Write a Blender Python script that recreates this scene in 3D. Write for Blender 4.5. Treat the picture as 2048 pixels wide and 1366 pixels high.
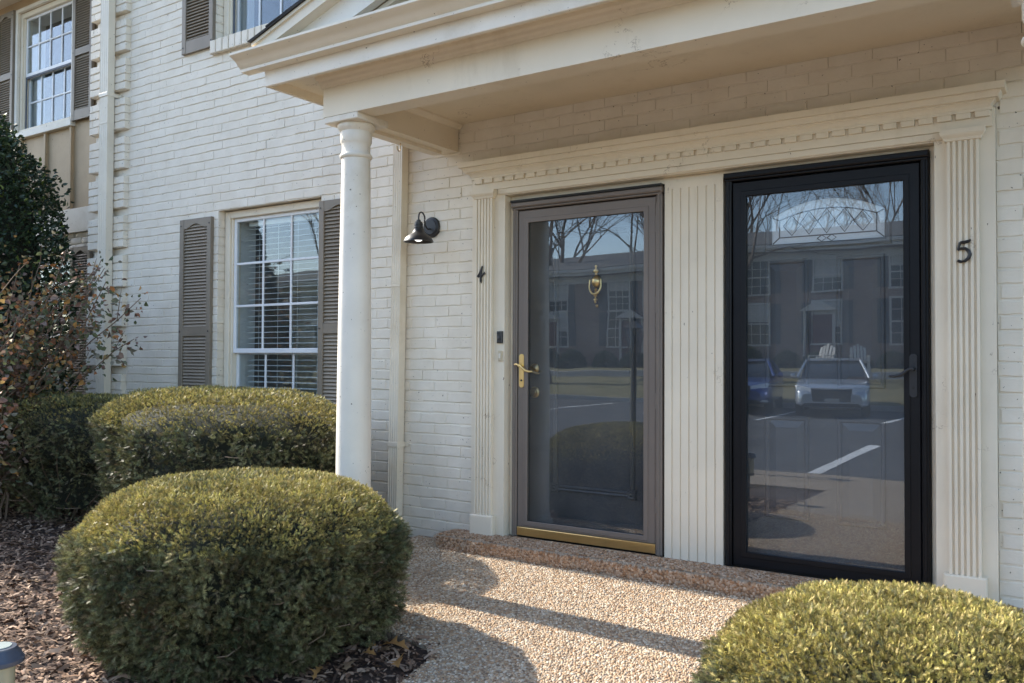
import bpy, math, random
import numpy as np
from mathutils import Vector, Matrix

# ---------------------------------------------------------------- scene, camera, light
scene = bpy.context.scene
for o in list(bpy.data.objects):
    bpy.data.objects.remove(o)
COL = scene.collection

F_PX, YAW, PITCH, ROLL = 1737.8, 0.58860, 0.02204, 0.00486
CAM = Vector((1.5745, -4.3318, 1.0319))
fw = Vector((-math.sin(YAW) * math.cos(PITCH), math.cos(YAW) * math.cos(PITCH), math.sin(PITCH)))
rt0 = Vector((math.cos(YAW), math.sin(YAW), 0))
up0 = rt0.cross(fw)
rt = rt0 * math.cos(ROLL) + up0 * math.sin(ROLL)
up = -rt0 * math.sin(ROLL) + up0 * math.cos(ROLL)
cd = bpy.data.cameras.new('camera')
cam = bpy.data.objects.new('camera', cd)
COL.objects.link(cam)
cam.matrix_world = Matrix(((rt.x, up.x, -fw.x, CAM.x), (rt.y, up.y, -fw.y, CAM.y),
                           (rt.z, up.z, -fw.z, CAM.z), (0, 0, 0, 1)))
cd.sensor_width = 36.0
cd.lens = F_PX / 2048 * 36
cd.clip_start = 0.05
cd.clip_end = 3000
scene.camera = cam

SUN_EL = math.radians(35)
SUN_TRAVEL = Vector((1.0, -0.03, 0)).normalized()      # light runs along the facade, from the left
world = bpy.data.worlds.new('World')
scene.world = world
world.use_nodes = True
wn, wl = world.node_tree.nodes, world.node_tree.links
wn.clear()
sky = wn.new('ShaderNodeTexSky')
sky.sky_type = 'NISHITA'
sky.sun_disc = False
sky.sun_elevation = SUN_EL
sky.sun_rotation = math.atan2(-SUN_TRAVEL.x, -SUN_TRAVEL.y)
sky.air_density = 1.0
sky.dust_density = 1.0
sky.ozone_density = 1.0
bg = wn.new('ShaderNodeBackground')
bg.inputs['Strength'].default_value = 0.15
wo = wn.new('ShaderNodeOutputWorld')
wl.new(sky.outputs[0], bg.inputs[0])
wl.new(bg.outputs[0], wo.inputs[0])

sd = bpy.data.lights.new('sun', 'SUN')
sd.energy = 3.7
sd.angle = math.radians(0.53)
sd.color = (1.0, 0.93, 0.82)
sun = bpy.data.objects.new('sun', sd)
COL.objects.link(sun)
sdir = Vector((SUN_TRAVEL.x * math.cos(SUN_EL), SUN_TRAVEL.y * math.cos(SUN_EL), -math.sin(SUN_EL)))
sun.rotation_euler = sdir.to_track_quat('-Z', 'Y').to_euler()
sun.location = (-20, -4, 14)

scene.view_settings.view_transform = 'Standard'
scene.view_settings.look = 'None'
scene.view_settings.exposure = 1.66
scene.view_settings.gamma = 1.0
scene.view_settings.use_curve_mapping = False
scene.render.engine = 'CYCLES'
scene.cycles.max_bounces = 10
scene.cycles.diffuse_bounces = 5
scene.cycles.glossy_bounces = 5
scene.cycles.transparent_max_bounces = 16

rnd = random.Random(7)
rng = np.random.default_rng(11)


# ---------------------------------------------------------------- materials
def newmat(name):
    m = bpy.data.materials.new(name)
    m.use_nodes = True
    nt = m.node_tree
    nt.nodes.clear()
    out = nt.nodes.new('ShaderNodeOutputMaterial')
    p = nt.nodes.new('ShaderNodeBsdfPrincipled')
    nt.links.new(p.outputs[0], out.inputs[0])
    return m, nt, p, out


def N(nt, t, **kw):
    n = nt.nodes.new(t)
    for k, v in kw.items():
        if k in n.inputs:
            n.inputs[k].default_value = v
        else:
            setattr(n, k, v)
    return n


def noise(nt, vec, scale, detail=4.0, rough=0.55):
    n = N(nt, 'ShaderNodeTexNoise')
    n.inputs['Scale'].default_value = scale
    n.inputs['Detail'].default_value = detail
    n.inputs['Roughness'].default_value = rough
    nt.links.new(vec, n.inputs['Vector'])
    return n.outputs[0]


def ramp(nt, fac, a, b, ca=(0, 0, 0, 1), cb=(1, 1, 1, 1)):
    r = N(nt, 'ShaderNodeValToRGB')
    r.color_ramp.elements[0].position = a
    r.color_ramp.elements[1].position = b
    r.color_ramp.elements[0].color = ca
    r.color_ramp.elements[1].color = cb
    nt.links.new(fac, r.inputs[0])
    return r.outputs[0]


def mixc(nt, fac, a, b, mode='MIX'):
    m = N(nt, 'ShaderNodeMix', data_type='RGBA', blend_type=mode)
    for s, v in ((m.inputs[0], fac), (m.inputs[6], a), (m.inputs[7], b)):
        if hasattr(v, 'is_linked') or hasattr(v, 'links'):
            nt.links.new(v, s)
        else:
            s.default_value = v if not isinstance(v, tuple) else (v + (1,) if len(v) == 3 else v)
    return m.outputs[2]


def bump(nt, p, height, strength=0.3, dist=0.01, prev=None):
    b = N(nt, 'ShaderNodeBump')
    b.inputs['Strength'].default_value = strength
    b.inputs['Distance'].default_value = dist
    nt.links.new(height, b.inputs['Height'])
    if prev is not None:
        nt.links.new(prev, b.inputs['Normal'])
    nt.links.new(b.outputs[0], p.inputs['Normal'])
    return b.outputs[0]


def pos(nt):
    return N(nt, 'ShaderNodeNewGeometry').outputs['Position']


def paint(name, col, var=0.08, rough=0.55, specks=0.0, grain=0.25, scale=14, dirt=(0.12, 0.09, 0.06), metal=0.0, bumpd=0.002, grime=0.0, spec=.5):
    """painted / moulded surface: mottled colour, optional chips and grime, fine relief"""
    m, nt, p, out = newmat(name)
    v = pos(nt)
    c = mixc(nt, ramp(nt, noise(nt, v, 3.1, 5), 0.35, 0.7), tuple(x * (1 - var) for x in col), tuple(min(1, x * (1 + var)) for x in col))
    if grime:
        c = mixc(nt, ramp(nt, noise(nt, v, 1.7, 8, 0.7), 0.5, 0.8, (0, 0, 0, 1), (grime, grime, grime, 1)), c, tuple(x * y for x, y in zip(col, (0.72, 0.66, 0.55))))
    if specks:
        c = mixc(nt, ramp(nt, noise(nt, v, 55, 3, 0.6), 1 - 0.28 - specks * 0.02, 1 - 0.26 - specks * 0.02), c, dirt)
    nt.links.new(c, p.inputs['Base Color'])
    p.inputs['Roughness'].default_value = rough
    p.inputs['Metallic'].default_value = metal
    p.inputs['Specular IOR Level'].default_value = spec
    if grain:
        bump(nt, p, noise(nt, v, scale * 6, 6, 0.6), grain, bumpd)
    return m


def stretch(nt, v, s):
    mp = N(nt, 'ShaderNodeMapping')
    mp.inputs['Scale'].default_value = s
    nt.links.new(v, mp.inputs['Vector'])
    return mp.outputs[0]


def attr_mat(name, rough=0.6, translucent=0.0, spec=0.4, bumps=0.0):
    """colour comes from the mesh's per-vertex 'tint' (each leaf's or chip's own colour)"""
    m, nt, p, out = newmat(name)
    a = N(nt, 'ShaderNodeAttribute', attribute_name='tint')
    nt.links.new(a.outputs['Color'], p.inputs['Base Color'])
    p.inputs['Roughness'].default_value = rough
    p.inputs['Specular IOR Level'].default_value = spec
    if bumps:
        bump(nt, p, noise(nt, pos(nt), 220, 3), bumps, 0.002)
    if translucent:
        t = N(nt, 'ShaderNodeBsdfTranslucent')
        nt.links.new(a.outputs['Color'], t.inputs[0])
        mx = N(nt, 'ShaderNodeMixShader')
        mx.inputs[0].default_value = translucent
        nt.links.new(p.outputs[0], mx.inputs[1])
        nt.links.new(t.outputs[0], mx.inputs[2])
        nt.links.new(mx.outputs[0], out.inputs[0])
    return m


def glass_mat(name, f0=.05, tint=(0.86, 0.9, 0.9), wave=0.02, wscale=2.2):
    m = bpy.data.materials.new(name)
    m.use_nodes = True
    nt = m.node_tree
    nt.nodes.clear()
    out = nt.nodes.new('ShaderNodeOutputMaterial')
    tr = N(nt, 'ShaderNodeBsdfTransparent')
    tr.inputs[0].default_value = tint + (1,)
    gl = N(nt, 'ShaderNodeBsdfGlossy')
    gl.inputs['Roughness'].default_value = 0.0
    gl.inputs[0].default_value = (0.84, 0.91, 1.0, 1)
    b = N(nt, 'ShaderNodeBump')
    b.inputs['Strength'].default_value = wave
    b.inputs['Distance'].default_value = 0.05
    nt.links.new(noise(nt, pos(nt), wscale, 1.0), b.inputs['Height'])
    nt.links.new(b.outputs[0], gl.inputs['Normal'])
    # Schlick reflectance, the same from both sides of a pane
    ge = N(nt, 'ShaderNodeNewGeometry')
    dt = N(nt, 'ShaderNodeVectorMath', operation='DOT_PRODUCT')
    nt.links.new(ge.outputs['Normal'], dt.inputs[0])
    nt.links.new(ge.outputs['Incoming'], dt.inputs[1])
    ab = N(nt, 'ShaderNodeMath', operation='ABSOLUTE')
    nt.links.new(dt.outputs['Value'], ab.inputs[0])
    om = N(nt, 'ShaderNodeMath', operation='SUBTRACT')
    om.inputs[0].default_value = 1
    nt.links.new(ab.outputs[0], om.inputs[1])
    pw = N(nt, 'ShaderNodeMath', operation='POWER')
    nt.links.new(om.outputs[0], pw.inputs[0])
    pw.inputs[1].default_value = 5
    fr = N(nt, 'ShaderNodeMath', operation='MULTIPLY_ADD')
    nt.links.new(pw.outputs[0], fr.inputs[0])
    fr.inputs[1].default_value = 1 - f0
    fr.inputs[2].default_value = f0
    mx = N(nt, 'ShaderNodeMixShader')
    nt.links.new(fr.outputs[0], mx.inputs[0])
    nt.links.new(tr.outputs[0], mx.inputs[1])
    nt.links.new(gl.outputs[0], mx.inputs[2])
    # thin film of dust and rain marks
    df = N(nt, 'ShaderNodeBsdfDiffuse')
    df.inputs[0].default_value = (.62, .62, .6, 1)
    md = N(nt, 'ShaderNodeMixShader')
    nt.links.new(ramp(nt, noise(nt, pos(nt), 5.0, 8, .7), .35, .75, (.004, .004, .004, 1), (.03, .03, .03, 1)), md.inputs[0])
    nt.links.new(mx.outputs[0], md.inputs[1])
    nt.links.new(df.outputs[0], md.inputs[2])
    nt.links.new(md.outputs[0], out.inputs[0])
    return m


M = {}
CREAM = (0.74, 0.655, 0.515)


def brick_paint():
    m, nt, p, out = newmat('painted_brick')
    v = pos(nt)
    c = mixc(nt, ramp(nt, noise(nt, v, 5.0, 4), 0.3, 0.75), (0.68, 0.61, 0.495), (0.775, 0.71, 0.60))
    oi = N(nt, 'ShaderNodeObjectInfo')
    c = mixc(nt, ramp(nt, noise(nt, v, 1.3, 8, 0.7), 0.52, 0.82, (0, 0, 0, 1), (0.5, 0.5, 0.5, 1)), c, (0.52, 0.46, 0.37))
    c = mixc(nt, ramp(nt, noise(nt, v, 60, 2, 0.5), 0.715, 0.73), c, (0.10, 0.075, 0.05))
    nt.links.new(c, p.inputs['Base Color'])
    p.inputs['Roughness'].default_value = 0.62
    b1 = bump(nt, p, noise(nt, v, 38, 5, 0.6), 0.35, 0.006)
    bump(nt, p, noise(nt, v, 160, 4, 0.6), 0.25, 0.002, b1)
    return m


def wood_paint():
    m, nt, p, out = newmat('painted_wood')
    v = pos(nt)
    c = mixc(nt, ramp(nt, noise(nt, v, 2.6, 5), 0.3, 0.75), tuple(x * .94 for x in CREAM), tuple(x * 1.05 for x in CREAM))
    c = mixc(nt, ramp(nt, noise(nt, stretch(nt, v, (1, 1, .25)), 3.4, 9, 0.75), 0.55, 0.85, (0, 0, 0, 1), (.55, .55, .55, 1)), c, (0.46, 0.37, 0.25))
    c = mixc(nt, ramp(nt, noise(nt, stretch(nt, v, (1, 1, .35)), 52, 3, 0.6), 0.735, 0.75), c, (0.16, 0.11, 0.07))
    # hairline cracks in the old paint
    nn = noise(nt, v, 2.4, 7, 0.62)
    sb = N(nt, 'ShaderNodeMath', operation='SUBTRACT')
    nt.links.new(nn, sb.inputs[0])
    sb.inputs[1].default_value = .5
    ab = N(nt, 'ShaderNodeMath', operation='ABSOLUTE')
    nt.links.new(sb.outputs[0], ab.inputs[0])
    line = ramp(nt, ab.outputs[0], .0012, .0035, (1, 1, 1, 1), (0, 0, 0, 1))
    mk = N(nt, 'ShaderNodeMath', operation='MULTIPLY')
    nt.links.new(line, mk.inputs[0])
    nt.links.new(ramp(nt, noise(nt, v, 3.7, 3), .58, .66), mk.inputs[1])
    c = mixc(nt, mk.outputs[0], c, (.24, .16, .09))
    nt.links.new(c, p.inputs['Base Color'])
    p.inputs['Roughness'].default_value = 0.5
    b1 = bump(nt, p, noise(nt, stretch(nt, v, (1, 1, .12)), 90, 5, 0.6), 0.2, 0.002)
    bump(nt, p, noise(nt, v, 9, 4, 0.6), 0.12, 0.01, b1)
    return m


M['brick'] = brick_paint()
M['wood'] = wood_paint()
M['wood_white'] = paint('white_trim', (0.745, 0.69, 0.595), .07, .5, 1.2, .35, grime=.9)
M['gutter'] = paint('gutter_enamel', (0.75, 0.685, 0.565), .04, .35, .5, .08, grime=.5)
M['downspout'] = paint('downspout_enamel', (0.70, 0.63, 0.51), .06, .4, .6, .1, grime=.8)
M['shutter'] = paint('taupe_shutter', (0.205, 0.168, 0.124), .12, .5, .3, .15, grime=.3)
M['slat'] = paint('taupe_slat', (0.265, 0.218, 0.162), .1, .5, 0, .12)
M['taupe'] = paint('taupe_aluminium', (0.175, 0.142, 0.118), .06, .42, .15, .06)
M['black_alu'] = paint('black_aluminium', (0.0065, 0.0065, 0.008), .15, .42, .0, .08, spec=.25)
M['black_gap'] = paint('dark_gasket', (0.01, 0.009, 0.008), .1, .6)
M['slate_door'] = paint('slate_door_paint', (0.05, 0.052, 0.058), .1, .4, 0, .15)
M['black_door'] = paint('charcoal_door_paint', (0.062, 0.066, 0.076), .08, .4, 0, .12)
M['brass'] = paint('brass', (0.86, 0.63, 0.28), .1, .33, 0, .05, metal=1.0)
M['old_brass'] = paint('tarnished_brass', (0.42, 0.3, 0.15), .25, .36, 0, .1, metal=1.0)
M['black_iron'] = paint('black_iron', (0.022, 0.022, 0.024), .2, .42, 0, .12)
M['black_plastic'] = paint('black_plastic', (0.018, 0.018, 0.02), .1, .4)
M['ivory'] = paint('ivory_plastic', (0.55, 0.47, 0.33), .1, .4)
M['vinyl'] = paint('white_vinyl', (0.72, 0.72, 0.72), .05, .35, .2, .05, grime=.2)
M['blind'] = paint('blind_slat', (0.78, 0.78, 0.76), .03, .4)
M['dark_room'] = paint('dark_interior', (0.22, 0.21, 0.20), .2, .9)
M['siding'] = paint('tan_siding', (0.47, 0.335, 0.195), .08, .6, 1.0, .3, dirt=(.14, .09, .05), grime=.5)
M['screen'] = paint('window_screen', (0.10, 0.11, 0.13), .1, .7)
M['shingle'] = paint('black_shingle', (0.03, 0.029, 0.028), .3, .9, 0, .8, bumpd=.006)
M['red_brick'] = paint('red_brick', (0.20, 0.095, 0.065), .25, .85, 0, .6, bumpd=.006)
M['lead'] = paint('lead_came', (0.12, 0.12, 0.13), .2, .45, 0, .1, metal=.6)
M['glass_door'] = glass_mat('storm_glass', .078, (.95, .965, .97), .02, 1.8)
M['glass_win'] = glass_mat('window_glass', .065, (.93, .96, .96), .02, 2.4)
M['glass_far'] = glass_mat('far_glass', .06, (.5, .55, .6), .02, 1.0)


def lamp_bulb():
    m, nt, p, out = newmat('frosted_bulb')
    p.inputs['Base Color'].default_value = (.9, .9, .88, 1)
    p.inputs['Roughness'].default_value = .25
    p.inputs['Emission Color'].default_value = (1, .97, .92, 1)
    p.inputs['Emission Strength'].default_value = .6
    return m


M['bulb'] = lamp_bulb()


def lite_glass():
    m, nt, p, out = newmat('textured_lite_glass')
    v = pos(nt)
    p.inputs['Base Color'].default_value = (.74, .79, .84, 1)
    p.inputs['Roughness'].default_value = .22
    p.inputs['Specular IOR Level'].default_value = .9
    bump(nt, p, noise(nt, v, 120, 3), .8, .006)
    return m


M['lite'] = lite_glass()
m_, nt_, p_, o_ = newmat('bevelled_lite_glass')
p_.inputs['Base Color'].default_value = (.5, .55, .6, 1)
p_.inputs['Roughness'].default_value = .05
p_.inputs['Specular IOR Level'].default_value = 1.0
M['bevel_glass'] = m_


# ---------------------------------------------------------------- mesh helpers
class MB:
    def __init__(s):
        s.v = []
        s.f = []

    def add(s, vs, fs):
        n = len(s.v)
        s.v += [tuple(x) for x in vs]
        s.f += [tuple(i + n for i in f) for f in fs]
        return s

    def box(s, x0, x1, y0, y1, z0, z1):
        return s.add([(x0, y0, z0), (x1, y0, z0), (x1, y1, z0), (x0, y1, z0), (x0, y0, z1), (x1, y0, z1), (x1, y1, z1), (x0, y1, z1)],
                     [(0, 3, 2, 1), (4, 5, 6, 7), (0, 1, 5, 4), (1, 2, 6, 5), (2, 3, 7, 6), (3, 0, 4, 7)])

    def cbox(s, x0, x1, y0, y1, z0, z1, c=.004):
        """box whose front (low-y) edges are chamfered"""
        b = [(x0, y1, z0), (x1, y1, z0), (x1, y1, z1), (x0, y1, z1)]
        m = [(x0, y0 + c, z0), (x1, y0 + c, z0), (x1, y0 + c, z1), (x0, y0 + c, z1)]
        f = [(x0 + c, y0, z0 + c), (x1 - c, y0, z0 + c), (x1 - c, y0, z1 - c), (x0 + c, y0, z1 - c)]
        fs = [(8, 9, 10, 11), (3, 2, 1, 0)]
        for i in range(4):
            j = (i + 1) % 4
            fs += [(i, j, 4 + j, 4 + i), (4 + i, 4 + j, 8 + j, 8 + i)]
        return s.add(b + m + f, fs)

    def prism(s, poly, axis, a, b):
        """closed polygon (2-D) extruded along an axis; poly coords are the two other axes in order"""
        def P(p, t):
            return (t, p[0], p[1]) if axis == 'x' else ((p[0], t, p[1]) if axis == 'y' else (p[0], p[1], t))
        n = len(poly)
        vs = [P(p, a) for p in poly] + [P(p, b) for p in poly]
        fs = [tuple(range(n - 1, -1, -1)), tuple(range(n, 2 * n))]
        fs += [(i, (i + 1) % n, n + (i + 1) % n, n + i) for i in range(n)]
        return s.add(vs, fs)

    def lathe(s, prof, c=(0, 0, 0), n=24, axis='z', cap=True, sx=1, sy=1):
        vs = []
        for r, h in prof:
            for k in range(n):
                a = 2 * math.pi * k / n
                p = (r * math.cos(a) * sx, r * math.sin(a) * sy, h)
                if axis == 'y':
                    p = (p[0], p[2], p[1])
                elif axis == 'x':
                    p = (p[2], p[0], p[1])
                vs.append((c[0] + p[0], c[1] + p[1], c[2] + p[2]))
        fs = []
        m = len(prof)
        for i in range(m - 1):
            for k in range(n):
                k2 = (k + 1) % n
                fs.append((i * n + k, i * n + k2, (i + 1) * n + k2, (i + 1) * n + k))
        if cap:
            fs.append(tuple(range(n - 1, -1, -1)))
            fs.append(tuple(range((m - 1) * n, m * n)))
        return s.add(vs, fs)

    def tube(s, pts, r, n=8, cap=True, flat=1.0):
        pts = [Vector(p) for p in pts]
        rs = r if isinstance(r, (list, tuple)) else [r] * len(pts)
        vs = []
        ref = Vector((0, 0, 1))
        for i, p in enumerate(pts):
            d = (pts[min(i + 1, len(pts) - 1)] - pts[max(i - 1, 0)]).normalized()
            if abs(d.dot(ref)) > .95:
                ref = Vector((1, 0, 0)) if abs(d.x) < .9 else Vector((0, 1, 0))
            a = d.cross(ref).normalized()
            b = d.cross(a).normalized()
            for k in range(n):
                t = 2 * math.pi * k / n
                vs.append(p + a * math.cos(t) * rs[i] + b * math.sin(t) * rs[i] * flat)
        fs = []
        for i in range(len(pts) - 1):
            for k in range(n):
                k2 = (k + 1) % n
                fs.append((i * n + k, i * n + k2, (i + 1) * n + k2, (i + 1) * n + k))
        if cap:
            fs.append(tuple(range(n - 1, -1, -1)))
            fs.append(tuple(range((len(pts) - 1) * n, len(pts) * n)))
        return s.add(vs, fs)

    def mesh(s, name, mat, smooth=False):
        me = bpy.data.meshes.new(name)
        me.from_pydata(s.v, [], s.f)
        me.materials.append(M[mat] if isinstance(mat, str) else mat)
        if smooth:
            me.polygons.foreach_set('use_smooth', [True] * len(me.polygons))
            try:
                me.set_sharp_from_angle(angle=math.radians(smooth if smooth is not True else 40))
            except Exception:
                pass
        me.update()
        return me

    def build(s, name, mat, parent=None, smooth=False, **tags):
        return link(name, s.mesh(name, mat, smooth), parent, **tags)


def link(name, data, parent=None, loc=None, rot=None, scale=None, **tags):
    o = bpy.data.objects.new(name, data)
    COL.objects.link(o)
    if parent is not None:
        o.parent = parent
    if loc is not None:
        o.location = loc
    if rot is not None:
        o.rotation_euler = rot
    if scale is not None:
        o.scale = scale
    for k, v in tags.items():
        o[k] = v
    return o


def thing(name, label, category, loc=(0, 0, 0), rot=(0, 0, 0), group=None):
    o = link(name, None, None, loc, rot, label=label, category=category)
    o.empty_display_size = .1
    if group:
        o['group'] = group
    return o


def np_mesh(name, verts, tris, mat, tint=None, smooth=False, quads=False):
    """fast mesh from arrays; tint is one colour per vertex"""
    me = bpy.data.meshes.new(name)
    k = tris.shape[1]
    me.vertices.add(len(verts))
    me.vertices.foreach_set('co', np.ascontiguousarray(verts, np.float32).ravel())
    me.loops.add(tris.size)
    me.loops.foreach_set('vertex_index', np.ascontiguousarray(tris, np.int32).ravel())
    me.polygons.add(len(tris))
    me.polygons.foreach_set('loop_start', np.arange(0, tris.size, k, dtype=np.int32))
    if smooth:
        me.polygons.foreach_set('use_smooth', np.ones(len(tris), bool))
    me.update(calc_edges=True)
    me.validate()
    if tint is not None:
        a = me.attributes.new('tint', 'FLOAT_COLOR', 'POINT')
        c = np.ones((len(verts), 4), np.float32)
        c[:, :3] = tint
        a.data.foreach_set('color', c.ravel())
    me.materials.append(M[mat] if isinstance(mat, str) else mat)
    return me


def wob(p, k=1.0, seed=0):
    """cheap smooth 3-D noise in about [-1,1]"""
    r = np.random.default_rng(seed)
    o = np.zeros(len(p))
    for i in range(7):
        d = r.normal(size=3)
        d /= np.linalg.norm(d)
        o += np.sin(p @ d * k * (0.7 + 1.3 * r.random()) * 3 + r.random() * 6.28)
    return o / 3.2

# ---------------------------------------------------------------- ground
def zslab(y):
    return -.088 + .05 * y if y > -1.5 else -.163 - .012 * (-1.5 - y)


def agg_mat():
    m, nt, p, out = newmat('exposed_aggregate')
    v = pos(nt)
    vo = N(nt, 'ShaderNodeTexVoronoi')
    vo.inputs['Scale'].default_value = 85
    nt.links.new(v, vo.inputs['Vector'])
    hs = N(nt, 'ShaderNodeSeparateColor')
    nt.links.new(vo.outputs['Color'], hs.inputs[0])
    r = N(nt, 'ShaderNodeValToRGB')
    e = r.color_ramp.elements
    e[0].color = (.26, .15, .085, 1)
    e[1].color = (.52, .43, .33, 1)
    for q, c in ((.25, (.36, .25, .15, 1)), (.5, (.42, .31, .2, 1)), (.75, (.30, .2, .13, 1))):
        k = e.new(q)
        k.color = c
    nt.links.new(hs.outputs[0], r.inputs[0])
    c = mixc(nt, ramp(nt, vo.outputs['Distance'], .35, .62), r.outputs[0], (.33, .27, .2))
    c = mixc(nt, ramp(nt, noise(nt, v, 1.4, 6), .45, .75, (0, 0, 0, 1), (.5, .5, .5, 1)), c, (.22, .16, .1))
    nt.links.new(c, p.inputs['Base Color'])
    p.inputs['Roughness'].default_value = .7
    inv = N(nt, 'ShaderNodeMath', operation='SUBTRACT')
    inv.inputs[0].default_value = 1
    nt.links.new(vo.outputs['Distance'], inv.inputs[1])
    bump(nt, p, inv.outputs[0], .9, .008)
    return m


M['aggregate'] = agg_mat()


def earth_mat(name, a, b, sc=8, bd=.02):
    m, nt, p, out = newmat(name)
    v = pos(nt)
    c = mixc(nt, ramp(nt, noise(nt, v, sc, 8, .7), .3, .7), a, b)
    nt.links.new(c, p.inputs['Base Color'])
    p.inputs['Roughness'].default_value = .95
    bump(nt, p, noise(nt, v, sc * 9, 6, .7), .8, bd)
    return m


M['mulch_soil'] = earth_mat('mulch_soil', (.045, .026, .017), (.10, .06, .04), 14)
M['dry_grass'] = earth_mat('winter_grass', (.10, .10, .04), (.22, .18, .09), 3)
M['asphalt'] = earth_mat('asphalt', (.032, .033, .036), (.085, .086, .09), .9, .004)
M['stripe'] = paint('road_paint', (.72, .72, .70), .1, .6, 1.5, .3, dirt=(.1, .1, .1))
M['kerb'] = paint('kerb_concrete', (.38, .36, .33), .12, .8, 0, .5)


def sheet(name, poly, z, mat, **kw):
    zz = z if callable(z) else (lambda x, y: z)
    me = bpy.data.meshes.new(name)
    me.from_pydata([(x, y, zz(x, y)) for x, y in poly], [], [tuple(range(len(poly)))])
    me.materials.append(M[mat])
    return link(name, me, None, kind='structure', **kw)


sheet('ground', [(-900, -900), (900, -900), (900, 900), (-900, 900)], -.42, 'dry_grass')


def bed_z(x, y):
    s = zslab(y)
    return s - .012 + .012 * math.sin(x * 3.1 + y * 2.3) + .008 * math.sin(x * 7.7 - y * 5.1) - .015


# mulch bed: a fine grid so it can undulate
xs = np.linspace(-13, 9, 133)
ys = np.linspace(-4.6, .62, 33)
g = MB()
g.add([(x, y, bed_z(x, y)) for y in ys for x in xs],
      [(j * 133 + i, j * 133 + i + 1, (j + 1) * 133 + i + 1, (j + 1) * 133 + i) for j in range(32) for i in range(132)])
g.build('mulch_bed', 'mulch_soil', smooth=True, kind='structure')

# aggregate porch pad and walk (outline curves where the bed meets it)
SLAB = [(-2.02, -.004), (-2.06, -.7), (-1.9, -1.22), (-1.35, -1.42), (-.98, -1.44), (-.74, -1.49), (-.64, -1.60), (-.57, -1.9),
        (-.55, -2.5), (-.55, -4.25), (-9, -4.3), (-9, -5.5), (9, -5.5), (9, -4.3), (.62, -4.25), (.62, -2.5), (.64, -1.75), (.78, -1.42),
        (1.7, -1.3), (1.78, -.004)]


def in_poly(x, y, poly=SLAB):
    c = False
    n = len(poly)
    for i in range(n):
        x0, y0 = poly[i]
        x1, y1 = poly[(i + 1) % n]
        if (y0 > y) != (y1 > y) and x < (x1 - x0) * (y - y0) / (y1 - y0) + x0:
            c = not c
    return c


def slab_obj():
    # pad (sloping) and walk pieces as one mesh of strips following zslab
    b = MB()
    ycuts = sorted({round(-.004 - .1 * i, 3) for i in range(56)} | {p[1] for p in SLAB}, reverse=True)
    vs, fs = [], []

    def span(y):
        xs_ = []
        n = len(SLAB)
        for i in range(n):
            (x0, y0), (x1, y1) = SLAB[i], SLAB[(i + 1) % n]
            if (y0 > y) != (y1 > y):
                xs_.append(x0 + (x1 - x0) * (y - y0) / (y1 - y0))
        return (min(xs_), max(xs_)) if xs_ else None
    for a, c in zip(ycuts[:-1], ycuts[1:]):
        sa, sc = span(a - 1e-4), span(c + 1e-4)
        if sa and sc and a - c > 1e-5:
            n = len(vs)
            za, zc = zslab(a), zslab(c)
            vs += [(sa[0], a, za), (sa[1], a, za), (sc[1], c, zc), (sc[0], c, zc), (sa[0], a, za - .12), (sc[0], c, zc - .12), (sa[1], a, za - .12), (sc[1], c, zc - .12)]
            fs += [(n, n + 3, n + 2, n + 1), (n, n + 4, n + 5, n + 3), (n + 1, n + 2, n + 7, n + 6)]
    b.add(vs, fs)
    return b.build('porch_slab', 'aggregate', kind='structure')


slab = slab_obj()

# entrance step: aggregate curb with rounded ragged nose
STEP_TOP, STEP_Y = -.016, -.215
b = MB()
prof = [(.02, -.2), (.02, STEP_TOP), (STEP_Y + .035, STEP_TOP), (STEP_Y + .012, STEP_TOP - .006), (STEP_Y, STEP_TOP - .022), (STEP_Y - .004, -.2)]
nseg = 60
for i in range(nseg + 1):
    x = -1.74 + 3.1 * i / nseg
    dy = .005 * math.sin(i * 1.7) + .004 * math.sin(i * .63 + 1)
    b.v += [(x, y + (dy if k >= 2 else 0), z) for k, (y, z) in enumerate(prof)]
for i in range(nseg):
    for k in range(5):
        b.f.append((i * 6 + k, i * 6 + k + 1, (i + 1) * 6 + k + 1, (i + 1) * 6 + k))
b.f += [tuple(range(6)), tuple(range(nseg * 6 + 5, nseg * 6 - 1, -1))]
step = b.build('entrance_step', 'aggregate', smooth=30, kind='structure')


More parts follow.
